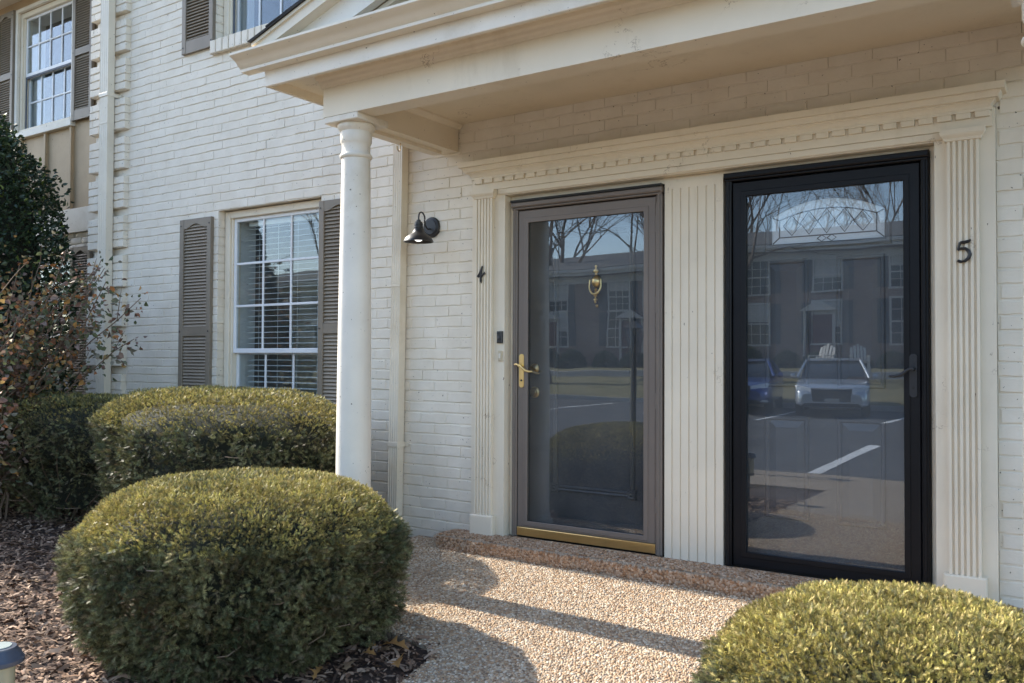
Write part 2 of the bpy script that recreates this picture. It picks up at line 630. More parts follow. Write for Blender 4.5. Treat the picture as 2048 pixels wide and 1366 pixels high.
# pebbles standing proud of the slab and step: real domes, joined
def pebbles(name, pts, size, parent, nrm=None, hue=np.array([.96, .93, .86])):
    n = len(pts)
    ring = 6
    ang = np.arange(ring) * 2 * np.pi / ring
    base = np.stack([np.cos(ang), np.sin(ang), np.full(ring, -.35)], 1)
    mid = np.stack([.78 * np.cos(ang + .5), .78 * np.sin(ang + .5), np.full(ring, .42)], 1)
    T = np.concatenate([base, mid, [[0, 0, .72]]])
    tri = []
    for k in range(ring):
        k2 = (k + 1) % ring
        tri += [(k, k2, ring + k), (k2, ring + k2, ring + k), (ring + k, ring + k2, 2 * ring)]
    tri = np.array(tri)
    s = size * (.6 + .8 * rng.random(n))
    V = np.repeat(T[None], n, 0) * (1 + .25 * (rng.random((n, len(T), 3)) - .5))
    V[:, :, 0] *= (.8 + .7 * rng.random(n))[:, None]
    V *= s[:, None, None]
    a = rng.random(n) * 6.283
    ca, sa = np.cos(a)[:, None], np.sin(a)[:, None]
    X = V[:, :, 0] * ca - V[:, :, 1] * sa
    Y = V[:, :, 0] * sa + V[:, :, 1] * ca
    V[:, :, 0], V[:, :, 1] = X, Y
    if nrm is not None:      # face pebbles of the step: dome axis along -y
        V = np.stack([V[:, :, 0], -V[:, :, 2], V[:, :, 1]], 2) * nrm[:, None, None] + V * (1 - nrm)[:, None, None]
    V += pts[:, None, :]
    F = (tri[None] + (np.arange(n) * len(T))[:, None, None]).reshape(-1, 3)
    pal = np.array([(.47, .35, .24), (.52, .42, .32), (.40, .26, .16), (.56, .48, .39), (.34, .23, .15), (.50, .39, .28), (.60, .53, .44), (.25, .18, .13), (.46, .33, .22)]) * hue
    c = pal[rng.integers(0, len(pal), n)] * (.8 + .4 * rng.random((n, 1)))
    c = np.repeat(c, len(T), 0)
    return link(name, np_mesh(name, V.reshape(-1, 3), F, 'pebble', c, smooth=True), parent, kind='stuff')


M['pebble'] = attr_mat('pebble_stone', .8, 0, .2, .3)
P = []
x0, x1, y0, y1, d = -2.05, 1.5, -2.75, -.012, .0108
nx, ny = int((x1 - x0) / d), int((y1 - y0) / d)
gx, gy = np.meshgrid(np.arange(nx), np.arange(ny))
px = x0 + (gx + .5 * (gy % 2) + (rng.random(gx.shape) - .5) * .8) * d
py = y0 + (gy + (rng.random(gx.shape) - .5) * .8) * d
px, py = px.ravel(), py.ravel()
keep = np.array([in_poly(a, c) for a, c in zip(px, py)])
# leave out what the two front shrubs stand on or hide
keep &= ~((px > .75) & (py < -1.35))
keep &= ~((px > 1.0) & (py < -.6))
keep &= ~((px > -1.70) & (py > -.205))
px, py = px[keep], py[keep]
keep = rng.random(len(px)) < .9
px, py = px[keep], py[keep]
pz = np.array([zslab(v) for v in py])
pebbles('aggregate_pebbles', np.stack([px, py, pz + .0003], 1), .0054, slab)
# step pebbles: tread and nose
n = 13000
sx = -1.72 + 3.02 * rng.random(n)
t = rng.random(n)
tread = t < .55
ii = (sx + 1.74) / 3.1 * 60
sdy = .005 * np.sin(ii * 1.7) + .004 * np.sin(ii * .63 + 1)
sy = np.where(tread, STEP_Y + .02 + rng.random(n) * .19, STEP_Y + sdy - .001)
sz = np.where(tread, STEP_TOP, STEP_TOP - .012 - rng.random(n) * .075)
pebbles('step_pebbles', np.stack([sx, sy, sz], 1), .0070, step, np.where(tread, 0.0, 1.0), np.array([.76, .66, .58]))

# car park, kerbs, lawn rising to the far houses
sheet('asphalt', [(-60, -5.52), (40, -5.52), (40, -21), (-60, -21)], -.262, 'asphalt')
for i, (xa, ya, xb, yb, w) in enumerate([(-1.1, -5.9, -1.2, -9.9, .15), (-4.9, -15.4, -5.1, -20, .11), (-2.1, -15.4, -2.15, -20, .11), (-7.7, -15.4, -8.0, -20, .11),
                                        (.7, -15.4, .75, -20, .11), (-10.5, -15.4, -10.9, -20, .11), (-13.3, -15.4, -13.8, -20, .11), (2.2, -5.9, 2.1, -9.9, .15), (-4.4, -5.9, -4.5, -9.9, .15)]):
    sheet('parking_stripe', [(xa - w / 2, ya), (xa + w / 2, ya), (xb + w / 2, yb), (xb - w / 2, yb)], -.257, 'stripe')
MB().cbox(-60, 40, -21.2, -21.0, -.4, -.12, .03).build('kerb', 'kerb', kind='structure')
b = MB()
lawn = [(-21.2, -.13), (-24, .25), (-27, .72), (-31, .8), (-60, .8)]
b.add([(x, y, z) for y, z in lawn for x in (-80, 60)], [(2 * i, 2 * i + 2, 2 * i + 3, 2 * i + 1) for i in range(len(lawn) - 1)])
b.build('lawn', 'dry_grass', kind='structure')
MB().box(-30, 24, -26.4, -25.2, .3, .66).build('far_walk', 'kerb', kind='structure')

# ---------------------------------------------------------------- the painted-brick townhouse
house = thing('townhouse', 'cream painted brick townhouse with a shared pedimented porch over doors 4 and 5', 'townhouse', (-2, 0, -.1))
HM = Matrix.Translation((2, 0, .1))


def part(mb, name, mat, parent=None, smooth=False, **tags):
    """mesh given in world coordinates, parented under the house (or one of its parts)"""
    o = mb.build(name, mat, parent or house, smooth, **tags)
    if parent is None:
        o.matrix_parent_inverse = HM
    return o


XL, XR, ZB, ZT = -5.79, 3.6, -.13, 5.25
OPEN = [(-4.07, -2.94, .06, 2.187), (-4.12, -2.94, 3.522, 5.05), (-1.595, 1.232, ZB - .1, 2.16)]
CH = .0677            # course height
Z0 = 2.187            # a bed joint: head of the lower window


def wall_backing():
    b = MB()
    xs_ = sorted({XL + .012, XR} | {v for o in OPEN for v in o[:2]})
    zs_ = sorted({ZB, ZT} | {min(max(v, ZB), ZT) for o in OPEN for v in o[2:]})

    def hole(xa, xb, za, zb):
        return any(o[0] - 1e-6 <= xa and xb <= o[1] + 1e-6 and o[2] - 1e-6 <= za and zb <= o[3] + 1e-6 for o in OPEN)
    y0_, y1_ = .0052, .2
    for i in range(len(xs_) - 1):
        for j in range(len(zs_) - 1):
            xa, xb, za, zb = xs_[i], xs_[i + 1], zs_[j], zs_[j + 1]
            if hole(xa, xb, za, zb):
                continue
            b.add([(xa, y0_, za), (xb, y0_, za), (xb, y0_, zb), (xa, y0_, zb)], [(0, 1, 2, 3)])
            b.add([(xa, y1_, za), (xb, y1_, za), (xb, y1_, zb), (xa, y1_, zb)], [(3, 2, 1, 0)])
    e = .006
    for o in OPEN:
        za, zb = max(o[2], ZB), o[3] + e
        for x, s in ((o[0] - e, 1), (o[1] + e, -1)):
            q = [(x, y0_, za), (x, y1_, za), (x, y1_, zb), (x, y0_, zb)]
            b.add(q, [(0, 1, 2, 3)])
        b.add([(o[0] - e, y0_, zb), (o[1] + e, y0_, zb), (o[1] + e, y1_, zb), (o[0] - e, y1_, zb)], [(0, 1, 2, 3)])
    b.add([(XL + .012, y0_, ZB), (XL + .012, 1.5, ZB), (XL + .012, 1.5, ZT), (XL + .012, y0_, ZT)], [(0, 1, 2, 3)])
    b.add([(XR, y0_, ZB), (XR, 1.5, ZB), (XR, 1.5, ZT), (XR, y0_, ZT)], [(0, 1, 2, 3)])
    return part(b, 'brick_wall', 'brick')


wall = wall_backing()


def brick_var(k, depth=.1):
    """unit brick, 1 m long placeholder in x [0,1] scaled later; returns verts with real height, painted-over soft edges"""
    r = random.Random(100 + k)
    h = CH - .0075
    j = lambda a: (r.random() - .5) * a
    c = .0040
    out = []
    rows = [(depth, 0), (.0048, 0), (.0013, .45), (0, 1)]
    top = [(0, j(.004)), (.33, j(.0055)), (.67, j(.0055)), (1, j(.004))]
    bot = [(0, j(.004)), (.33, j(.0055)), (.67, j(.0055)), (1, j(.004))]
    loop = [(u, 0, d) for u, d in bot] + [(u, 1, d) for u, d in reversed(top)]
    V = []
    for y, ins in rows:
        for u, t_, d in loop:
            V.append((u, y + (j(.0022) if ins else 0), t_ * h + d + (ins * c if t_ == 0 else -ins * c), (ins * .0016 if u == 0 else (-ins * .0016 if u == 1 else 0))))
    F = []
    for a in range(3):
        for i in range(8):
            i2 = (i + 1) % 8
            F.append((a * 8 + i, a * 8 + i2, (a + 1) * 8 + i2, (a + 1) * 8 + i))
    F += [(24, 25, 30, 31), (25, 26, 29, 30), (26, 27, 28, 29)]
    return V, F


BV = [brick_var(k) for k in range(14)]
_bm = {}


def brick_mesh(k, ln):
    key = (k, round(ln, 2))
    if key not in _bm:
        V, F = BV[k]
        b = MB()
        L_ = key[1]
        b.add([(u * L_ + dx, y, z) for u, y, z, dx in V], F)
        _bm[key] = b.mesh('brick', 'brick')
    return _bm[key], key[1]


bricks = []      # (x, y, z, length, variant)
MJ = .0008


def hidden(x, z):
    return -1.84 < x < 1.6 and z > 2.60


def add_course(z, xa, xb, phase, y=0.0, holes=True):
    L_ = .203
    segs = [(xa, xb)]
    if holes:
        for o in OPEN:
            if o[2] - .01 < z + CH * .5 < o[3] + .0:
                ns = []
                for a, c in segs:
                    if o[1] <= a or o[0] >= c:
                        ns.append((a, c))
                        continue
                    if o[0] - a > .03:
                        ns.append((a, o[0]))
                    if c - o[1] > .03:
                        ns.append((o[1], c))
                segs = ns
    for a, c in segs:
        k0 = math.floor((a - phase) / L_)
        x = phase + k0 * L_
        while x < c:
            p, q = max(a, x + MJ / 2), min(c, x + L_ - MJ / 2)
            if abs(p - a) < 1e-9 and p > x + MJ:
                p = a
            if q - p > .022 and not hidden((p + q) / 2, z):
                bricks.append((p, y + (rnd.random() - .5) * .004, z + (rnd.random() - .5) * .003, q - p, rnd.randrange(14)))
            x += L_


ncourse = int((ZT - ZB) / CH) + 1
kmin = -int((Z0 - ZB) / CH) - 1
for k in range(kmin, kmin + ncourse + 1):
    z = Z0 + k * CH + .004
    if z < ZB - .03 or z > ZT:
        continue
    ph = -1.908 + (.1015 if k % 2 else 0) + rnd.uniform(-.01, .01)
    quoin = (k - 1) % 5 != 0
    xs0 = -5.27 if quoin else XL + .03
    add_course(z, xs0, XR, ph)
    if quoin:          # raised quoin block: four courses, closed at its inner end
        add_course(z, XL - .012, -5.27, XL - .012 + (.1015 if k % 2 else 0) - .06, y=-.045, holes=False)

# the wall above is one townhouse; the nearest 300 bricks are single pieces, the rest is joined
Cn = np.array(CAM)


def vis_size(br):
    x, y, z, l, k = br
    p = np.array([x + l / 2, 0, z + .03]) - Cn
    d = p @ np.array(fw)
    u = 1024 + F_PX * (p @ np.array(rt)) / d
    v = 683 - F_PX * (p @ np.array(up)) / d
    if not (0 < u < 2048 and 0 < v < 1366):
        return 0
    if 640 < u < 770 and v > 200:        # behind the column
        return 0
    if u > 450 and v < 240 - (u - 640) * .26 and u < 930:      # behind the porch roof
        return 0
    if u < 690 and v > 790:
        return 0
    return l * .059 * (F_PX / d) ** 2


order = sorted(range(len(bricks)), key=lambda i: -vis_size(bricks[i]))
single, rest = order[:300], order[300:]
for i in single:
    x, y, z, l, k = bricks[i]
    me, L_ = brick_mesh(k, l)
    link('brick', me, wall, loc=(x, y, z), scale=(l / L_, 1, 1))
b = MB()
for i in rest:
    x, y, z, l, k = bricks[i]
    V, F = BV[k]
    b.add([(x + u * l + dx, y + yy, z + zz) for u, yy, zz, dx in V], F)
bw = b.build('brickwork', 'brick', wall)
bw['kind'] = 'stuff'
# side faces behind the quoins so the raised blocks are solid
b = MB()
for k in range(kmin, kmin + ncourse + 1):
    z = Z0 + k * CH
    if (k - 1) % 5 != 0 and ZB < z < ZT:
        b.box(XL - .006, -5.276, -.034, .05, z + .0005, z + CH - .0005)
b.build('quoin_core', 'brick', wall)

# body of the house behind the front wall, roof above
part(MB().box(XL + .02, XR, 1.2, 9, ZB, ZT), 'house_body', 'brick')
b = MB()
b.prism([(-.35, ZT), (-.35, ZT + .12), (4.6, ZT + 2.2), (9.5, ZT + .12), (9.5, ZT)], 'x', XL - .1, XR + 6)
part(b, 'main_roof', 'shingle')


# ---------------------------------------------------------------- shutters
def make_shutter(x0, x1, z0, z1, zmid, y=-.03, nm='shutter', parent=None, **tags):
    par = parent or house
    w = .05
    yb, yf = y + .03, y
    b = MB()
    b.cbox(x0, x0 + w, yf, yb, z0, z1, .003).cbox(x1 - w, x1, yf, yb, z0, z1, .003)
    # arched top rail
    pts = [(x0 + w, z1), (x0 + w, z1 - .075)]
    for i in range(13):
        t = i / 12
        a = math.sin(max(0, min(1, (t - .12) / .76)) * math.pi) ** 1.3
        pts.append((x0 + w + (x1 - x0 - 2 * w) * t, z1 - .075 + .035 * a))
    pts += [(x1 - w, z1)]
    pts = [pts[0]] + pts[1:]
    b.prism(pts[::-1], 'y', yf + .003, yb)
    b.box(x0 + w, x1 - w, yf + .003, yb, zmid - .035, zmid + .035)
    b.box(x0 + w, x1 - w, yf + .003, yb, z0, z0 + .10)
    b.box(x0 + .01, x1 - .01, yb - .004, yb + .001, z0 + .01, z1 - .01)
    o = b.build(nm, 'shutter', par, **tags)
    if parent is None:
        o.matrix_parent_inverse = HM
    else:
        o.matrix_parent_inverse = NM
    sm = MB()
    ww = x1 - x0 - 2 * w - .002
    sm.add([(0, .004, 0), (ww, .004, 0), (ww, 0, .003), (0, 0, .003), (0, .018, .026), (ww, .018, .026), (ww, .022, .023), (0, .022, .023)],
           [(0, 1, 2, 3), (3, 2, 5, 4), (4, 5, 6, 7), (0, 7, 6, 1), (0, 3, 4, 7), (1, 6, 5, 2)])
    me = sm.mesh('slat', 'slat')
    z = z0 + .104
    while z < z1 - .068:
        if not (zmid - .058 < z < zmid + .033):
            link('slat', me, o, loc=(x0 + w + .001, yf + .005, z))
        z += .0255
    sc = MB()
    for xx in (x0 + .018, x1 - .018):
        for zz in (z1 - .05, zmid, z0 + .05):
            sc.lathe([(.006, 0), (.006, -.004)], (xx, yf, zz), 8, 'y')
    sc.build('screw', 'black_iron', o)
    return o


make_shutter(-4.512, -4.122, .06, 2.145, 1.25, label='taupe louvred shutter left of the ground floor window')
make_shutter(-2.935, -2.545, .06, 2.145, 1.25, label='taupe louvred shutter half behind the porch column')
make_shutter(-4.52, -4.13, 3.485, 5.0, 4.22, label='taupe louvred shutter left of the upper window')


# ---------------------------------------------------------------- windows
def make_window(x0, x1, z0, z1, zm, cols, rows_up, parent, inv, yg=.1, screen=False, nm='window', rows_low=None, **tags):
    """double-hung window set in an opening; frame is the part, sashes, muntins and panes its pieces"""
    b = MB()
    t = .055
    yf = yg - .045
    b.cbox(x0, x0 + t, yf, yg + .05, z0, z1, .004).cbox(x1 - t, x1, yf, yg + .05, z0, z1, .004)
    b.cbox(x0 + t, x1 - t, yf + .002, yg + .05, z1 - t, z1, .004).cbox(x0 + t, x1 - t, yf - .02, yg + .05, z0, z0 + .04, .004)
    b.cbox(x0 + t, x0 + t + .016, yf + .018, yg + .05, z0 + .04, z1 - t, .003).cbox(x1 - t - .016, x1 - t, yf + .018, yg + .05, z0 + .04, z1 - t, .003)
    o = b.build(nm, 'wood', parent, **tags)
    o.matrix_parent_inverse = inv
    a0, a1 = x0 + t + .016, x1 - t - .016
    s = .028

    def sash(zb, zt, y, cols, rows, mat):
        q = MB()
        q.cbox(a0, a0 + s, y - .014, y + .012, zb, zt, .003).cbox(a1 - s, a1, y - .014, y + .012, zb, zt, .003)
        q.cbox(a0 + s, a1 - s, y - .013, y + .012, zt - s, zt, .003).cbox(a0 + s, a1 - s, y - .013, y + .012, zb, zb + s + .008, .003)
        q.build('sash', mat, o)
        pw = (a1 - a0 - 2 * s) / cols
        ph = (zt - zb - 2 * s - .008) / rows
        MB().box(a0 + s, a1 - s, y - .002, y + .002, zb + s + .008, zt - s).build('glass_pane', 'glass_win', o)
        for i in range(1, cols):
            MB().cbox(a0 + s + i * pw - .009, a0 + s + i * pw + .009, y - .011, y - .0025, zb + s + .008, zt - s, .003).build('muntin', mat, o)
        for j in range(1, rows):
            MB().cbox(a0 + s, a1 - s, y - .0105, y - .003, zb + s + .008 + j * ph - .009, zb + s + .008 + j * ph + .009, .003).build('muntin', mat, o)
    sash(zm, z1 - t, yg, cols, rows_up, 'vinyl')
    sash(z0 + .04, zm + .02, yg + .032, cols, rows_low or rows_up, 'vinyl')
    if screen:
        q = MB()
        q.box(a0, a0 + .02, yg - .012, yg - .004, z0 + .04, zm).box(a1 - .02, a1, yg - .012, yg - .004, z0 + .04, zm).box(a0 + .02, a1 - .02, yg - .012, yg - .004, zm - .02, zm)
        q.build('screen_frame', 'screen', o)
    # pale jamb liners inside
    q = MB()
    q.box(x0 + .03, x0 + t + .012, yg + .051, yg + .20, z0, z1).box(x1 - t - .012, x1 - .03, yg + .051, yg + .20, z0, z1).box(x0 + .03, x1 - .03, yg + .052, yg + .20, z1 - t - .01, z1 - .02)
    q.build('inner_jamb', 'vinyl', o)
    # dim room behind the panes
    q = MB()
    q.add([(x0 - .5, yg + .21, z0 - .3), (x1 + .5, yg + .21, z0 - .3), (x1 + .5, yg + .21, z1 + .3), (x0 - .5, yg + .21, z1 + .3),
           (x0 - .5, yg + 1.3, z0 - .3), (x1 + .5, yg + 1.3, z0 - .3), (x1 + .5, yg + 1.3, z1 + .3), (x0 - .5, yg + 1.3, z1 + .3)],
          [(4, 5, 6, 7), (0, 4, 7, 3), (1, 2, 6, 5), (0, 1, 5, 4), (3, 7, 6, 2)])
    q.build('room_interior', 'dark_room', o)
    return o


make_window(-4.063, -2.947, .064, 2.183, 1.08, 3, 3, house, HM, .105, label='white double-hung window with grid panes beside the porch column')
make_window(-4.113, -2.947, 3.526, 5.046, 4.30, 4, 2, house, HM, .105, screen=True, label='upper window partly hidden by the porch roof')


def make_blind(x0, x1, z0, z1, y, label, group=None, step_=.0425, tilt=.12):
    t = thing('window_blind', label, 'window blind', (x0, y, z1))
    sm = MB()
    w = x1 - x0
    d = .024
    pts = [(-d, -tilt * d), (0, .002), (d, tilt * d), (d, tilt * d - .002), (0, 0), (-d, -tilt * d - .002)]
    sm.prism(pts, 'x', 0, w)
    me = sm.mesh('slat', 'blind')
    z = -.05
    while z > z0 - z1:
        link('slat', me, t, loc=(0, 0, z))
        z -= step_
    MB().box(0, w, -.025, .025, -.03, 0).build('head_rail', 'blind', t)
    for f in (.14, .38, .62, .86):
        c = MB()
        c.box(w * f - .001, w * f + .001, -.026, -.024, z0 - z1, -.03)
        c.build('cord', 'blind', t)
    return t


make_blind(-3.90, -3.01, 0.1, 2.10, .185, 'white horizontal blind behind the ground floor window')

# rowlock sill under the upper window
sill = part(MB().box(-4.14, -2.88, -.02, .1, 3.425, 3.512), 'window_sill', 'brick')
for i in range(17):
    l = .066
    sb = MB()
    x = -4.15 + i * .0757
    sb.cbox(x, x + l, -.038 - rnd.random() * .004, .05, 3.418, 3.522 + rnd.random() * .004, .005)
    sb.build('brick', 'brick', sill)

# ---------------------------------------------------------------- entrance surround
ST = STEP_TOP
b = MB()          # back boards (casing) framing the wide opening; opening x -1.35..0.987, head 2.027
b.box(-1.594, -1.352, -.03, .2, ST, 2.150)
b.box(.989, 1.231, -.03, .2, ST, 2.150)
b.box(-1.352, .989, -.0295, .2, 2.027, 2.150)
surround = part(b, 'entrance_surround', 'wood', label='cream wooden door surround with fluted pilasters and cornice')
b = MB()          # jamb stops behind the reveal
b.cbox(-1.352, -1.323, .034, .19, ST, 2.027, .004)
b.cbox(.962, .989, .034, .19, ST, 2.027, .004)
b.cbox(-1.323, .962, .0345, .19, 1.993, 2.027, .004)
b.build('door_jamb', 'wood', surround)

# architrave band and frieze
MB().cbox(-1.40, 1.035, -.042, -.031, 2.032, 2.066, .004).build('architrave', 'wood', surround)
b = MB()
b.box(-1.586, 1.222, -.046, -.0305, 2.066, 2.1075)
frieze = b.build('frieze', 'wood', surround)
# dentil course: long blocks with small square gaps
x = -1.563
db = MB().cbox(0, .059, -.0135, .0015, 0, .026, .002).mesh('dentil', 'wood')
while x < 1.21:
    link('dentil', db, frieze, loc=(x, -.0462, 2.1078))
    x += .0755
MB().box(-1.586, 1.222, -.0595, -.0305, 2.1342, 2.150).build('dentil_rail', 'wood', frieze)
MB().box(-1.586, -1.5635, -.046, -.0305, 2.1077, 2.134).build('frieze_end', 'wood', frieze)
MB().box(-1.563, 1.222, -.044, -.0303, 2.1079, 2.1338).build('dentil_back', 'wood', frieze)

# crown cornice with mitred returns
prof = [(.0, 2.148), (.002, 2.150), (.006, 2.160), (.014, 2.170), (.020, 2.174), (.020, 2.178), (.034, 2.179), (.035, 2.186), (.040, 2.196), (.044, 2.202), (.044, 2.206), (.060, 2.207), (.062, 2.237), (.050, 2.241)]
xl, xr = -1.582, 1.215
b = MB()
n = len(prof)
for d, z in prof:
    b.v += [(xl - d, .0, z), (xl - d, -.06 - d, z), (xr + d, -.06 - d, z), (xr + d, .0, z)]
for i in range(n - 1):
    for k in range(3):
        b.f.append((i * 4 + k, i * 4 + k + 1, (i + 1) * 4 + k + 1, (i + 1) * 4 + k))
b.f += [(0, 3, 2, 1), ((n - 1) * 4, (n - 1) * 4 + 1, (n - 1) * 4 + 2, (n - 1) * 4 + 3)]
b.build('cornice', 'wood', surround)


def flute_profile(x0, x1, nf, yb, yf, depth, land):
    """plan outline (x,y) of a fluted board; grooves are rounded"""
    w = x1 - x0
    fw_ = (w - land * (nf + 1)) / nf
    pts = [(x0, yb), (x0, yf)]
    x = x0
    for i in range(nf):
        x += land
        for k in range(7):
            a = math.pi * k / 6
            pts.append((x + fw_ * (1 - math.cos(a)) / 2, yf + depth * math.sin(a)))
        x += fw_
    pts += [(x1, yf), (x1, yb)]
    return pts


def pilaster(x0, x1, label):
    b = MB()
    b.prism(flute_profile(x0 + .026, x1 - .026, 5, -.031, -.056, .011, .0115)[::-1], 'z', .095, 2.045)
    o = b.build('pilaster', 'wood', surround, 30, label=label)
    c = MB()
    pr = [(.0, 2.014), (.004, 2.016), (.007, 2.026), (.016, 2.036), (.020, 2.044), (.021, 2.0635)]
    xl_, xr_ = x0 + .02, x1 - .02
    for d, z in pr:
        c.v += [(xl_ - d, -.031, z), (xl_ - d, -.058 - d, z), (xr_ + d, -.058 - d, z), (xr_ + d, -.031, z)]
    for i in range(len(pr) - 1):
        for k in range(3):
            c.f.append((i * 4 + k, i * 4 + k + 1, (i + 1) * 4 + k + 1, (i + 1) * 4 + k))
    c.f += [(0, 3, 2, 1), (20, 21, 22, 23)]
    q = c.build('capital', 'wood', o)
    MB().cbox(x0 + .004, x1 - .004, -.072, -.031, ST - .01, .102, .006).build('plinth', 'wood', o)
    return o


pilaster(-1.580, -1.405, 'fluted cream pilaster left of door 4 carrying the number 4')
pilaster(1.018, 1.196, 'fluted cream pilaster right of door 5 carrying the number 5')
b = MB()
b.prism(flute_profile(-.338, -.012, 6, .18, .012, .007, .040)[::-1], 'z', ST, 1.958)
b.box(-.338, -.012, .0125, .18, 1.958, 1.993)
b.build('fluted_panel', 'wood', surround, 30, label='wide fluted panel between the two storm doors')


# ---------------------------------------------------------------- storm doors
def bar_profile_frame(b, x0, x1, z0, z1, wl_, wr_, wb, wt, y0, y1, c=.004):
    """mitred picture-frame of four bars with chamfered faces"""
    O = [(x0, z0), (x1, z0), (x1, z1), (x0, z1)]
    I = [(x0 + wl_, z0 + wb), (x1 - wr_, z0 + wb), (x1 - wr_, z1 - wt), (x0 + wl_, z1 - wt)]
    vs = []
    for (ox, oz), (ix, iz) in zip(O, I):
        sx = 1 if ix > ox else -1
        sz = 1 if iz > oz else -1
        vs += [(ox, y1, oz), (ox, y0 + c, oz), (ox + sx * c, y0, oz + sz * c), (ix - sx * c, y0, iz - sz * c), (ix, y0 + c, iz), (ix, y1, iz)]
    fs = []
    for i in range(4):
        j = (i + 1) % 4
        for k in range(6):
            k2 = (k + 1) % 6
            fs.append((i * 6 + k, j * 6 + k, j * 6 + k2, i * 6 + k2))
    b.add(vs, fs)
    return b


def storm_door(x0, x1, z1, mat, hinge, label, brass):
    """x0..x1 outer z-bar frame, hinge 'l' or 'r'"""
    t = thing_part('storm_door', label)
    fb = MB()
    fbw = .034
    yb = .02
    # surface frame
    for xa, xb in ((x0, x0 + fbw), (x1 - fbw, x1)):
        fb.cbox(xa, xb, yb - .012, .06, ST + .004, z1 - .03, .004)
        fb.cbox(xa + .008, xb - .012, yb - .018, yb - .0125, ST + .004, z1 - .032, .003)
    fb.cbox(x0 - .004, x1 + .004, yb - .03, .06, z1 - .030, z1, .006)
    fb.cbox(x0, x1, yb - .02, .06, z1 - .043, z1 - .0305, .004)
    fb.build('door_frame', mat, t)
    dk = MB().box(x0 + fbw, x1 - fbw, .03, .05, ST + .003, z1 - .043)
    lx0, lx1 = x0 + fbw + .004, x1 - fbw - .004
    lz0, lz1 = (ST + .062 if brass else ST + .012), z1 - .050
    lf = MB()
    bar_profile_frame(lf, lx0, lx1, lz0, lz1, .062, .062, .062 if not brass else .03, .066, yb - .006, yb + .022, .004)
    lf.build('leaf_frame', mat, t)
    gx0, gx1 = lx0 + .062, lx1 - .062
    gz0, gz1 = lz0 + (.062 if not brass else .03), lz1 - .066
    bd = MB()
    bar_profile_frame(bd, gx0 - .018, gx1 + .018, gz0 - .018, gz1 + .018, .027, .027, .027, .027, yb - .0105, yb - .0065, .002)
    bd.build('glazing_bead', mat, t)
    MB().box(gx0 - .005, gx1 + .005, yb + .004, yb + .008, gz0 - .005, gz1 + .005).build('glass_pane', 'glass_door', t)
    hx = x0 + fbw - .004 if hinge == 'l' else x1 - fbw + .004
    for zz in (.22, .78, 1.30, 1.74):
        MB().lathe([(.0062, 0), (.0062, .075)], (hx, yb - .013, zz), 10).lathe([(.0075, -.004), (.0075, 0)], (hx, yb - .013, zz), 10).lathe([(.0075, .075), (.0075, .079)], (hx, yb - .013, zz), 10).build('hinge', mat, t)
    MB().lathe([(.0048, 0), (.0048, z1 - .10 - ST)], (hx, yb - .012, ST + .01), 8).build('hinge_rail', mat, t)
    if brass:
        MB().cbox(lx0, lx1, yb - .012, yb + .02, ST + .012, lz0 - .001, .003).build('kick_plate', 'brass', t, label='brass bottom expander of storm door 4')
    MB().box(x0 + fbw, x1 - fbw, .03, .06, ST + .002, lz0 - .0 if not brass else ST + .011).build('sweep', 'black_gap', t)
    # handle
    hm = 'brass' if brass else 'black_iron'
    s = 1 if hinge == 'r' else -1
    px = (lx0 + .030) if hinge == 'r' else (lx1 - .030)
    yp = yb - .006
    pl = MB()
    zt, zb = 1.072, .872
    outline = []
    for k in range(17):
        a = math.pi * k / 16
        outline.append((px + .0165 * math.cos(a), zt - .0165 + .0165 * math.sin(a)))
    for k in range(17):
        a = math.pi + math.pi * k / 16
        outline.append((px + .0165 * math.cos(a), zb + .0165 + .0165 * math.sin(a)))
    pl.prism(outline[::-1], 'y', yp, yp - .008)
    hp = pl.build('handle_plate', hm if brass else 'black_plastic', t, 30)
    lv = MB()
    lv.lathe([(.010, 0), (.009, -.03)], (px, yp - .008, 1.003), 12, 'y')
    pts = [(px - s * .004, yp - .036, 1.004), (px + s * .012, yp - .040, 1.003), (px + s * .030, yp - .041, .990), (px + s * .05, yp - .042, .974), (px + s * .075, yp - .043, .968), (px + s * .098, yp - .043, .969)]
    if brass:
        pts = [(px - s * .030, yp - .034, 1.008), (px - s * .018, yp - .036, 1.012)] + pts
    lv.tube(pts, [.006] * (len(pts) - 4) + [.0075, .008, .007, .005], 10)
    lv.build('lever', hm, hp, True)
    MB().lathe([(.006, 0), (.006, -.003)], (px, yp - .008, .915), 10, 'y').build('keyhole', 'black_gap', hp)
    return t


def thing_part(name, label):
    o = link(name, None, house)
    o.matrix_parent_inverse = HM
    o.empty_display_size = .1
    o['label'] = label
    return o


sd4 = storm_door(-1.321, -.352, 1.979, 'taupe', 'r', 'taupe full-view storm door on number 4 with brass handle and bottom plate', True)
sd5 = storm_door(0.0, .960, 2.004, 'black_alu', 'l', 'black full-view storm door on number 5', False)
# dark bar put in for the weather strip's shadow above door 4
MB().box(-1.326, -.347, -.014, .03, 1.9805, 1.9925).build('shadow_bar', 'black_gap', sd4)


# ---------------------------------------------------------------- entry doors behind the glass
def recessed_panel(b, x0, x1, z0, z1, y):
    bar_profile_frame(b, x0, x1, z0, z1, .022, .022, .022, .022, y - .009, y, .006)
    return b


e4 = thing_part('entry_door', 'dark slate entry door of number 4 with brass knocker behind the storm glass')
YD = .125
MB().box(-1.30, -.372, YD, YD + .04, ST + .012, 1.99).build('door_slab', 'slate_door', e4)
MB().box(-1.30, -.372, .062, YD + .04, ST + .001, ST + .011).build('threshold', 'old_brass', e4)
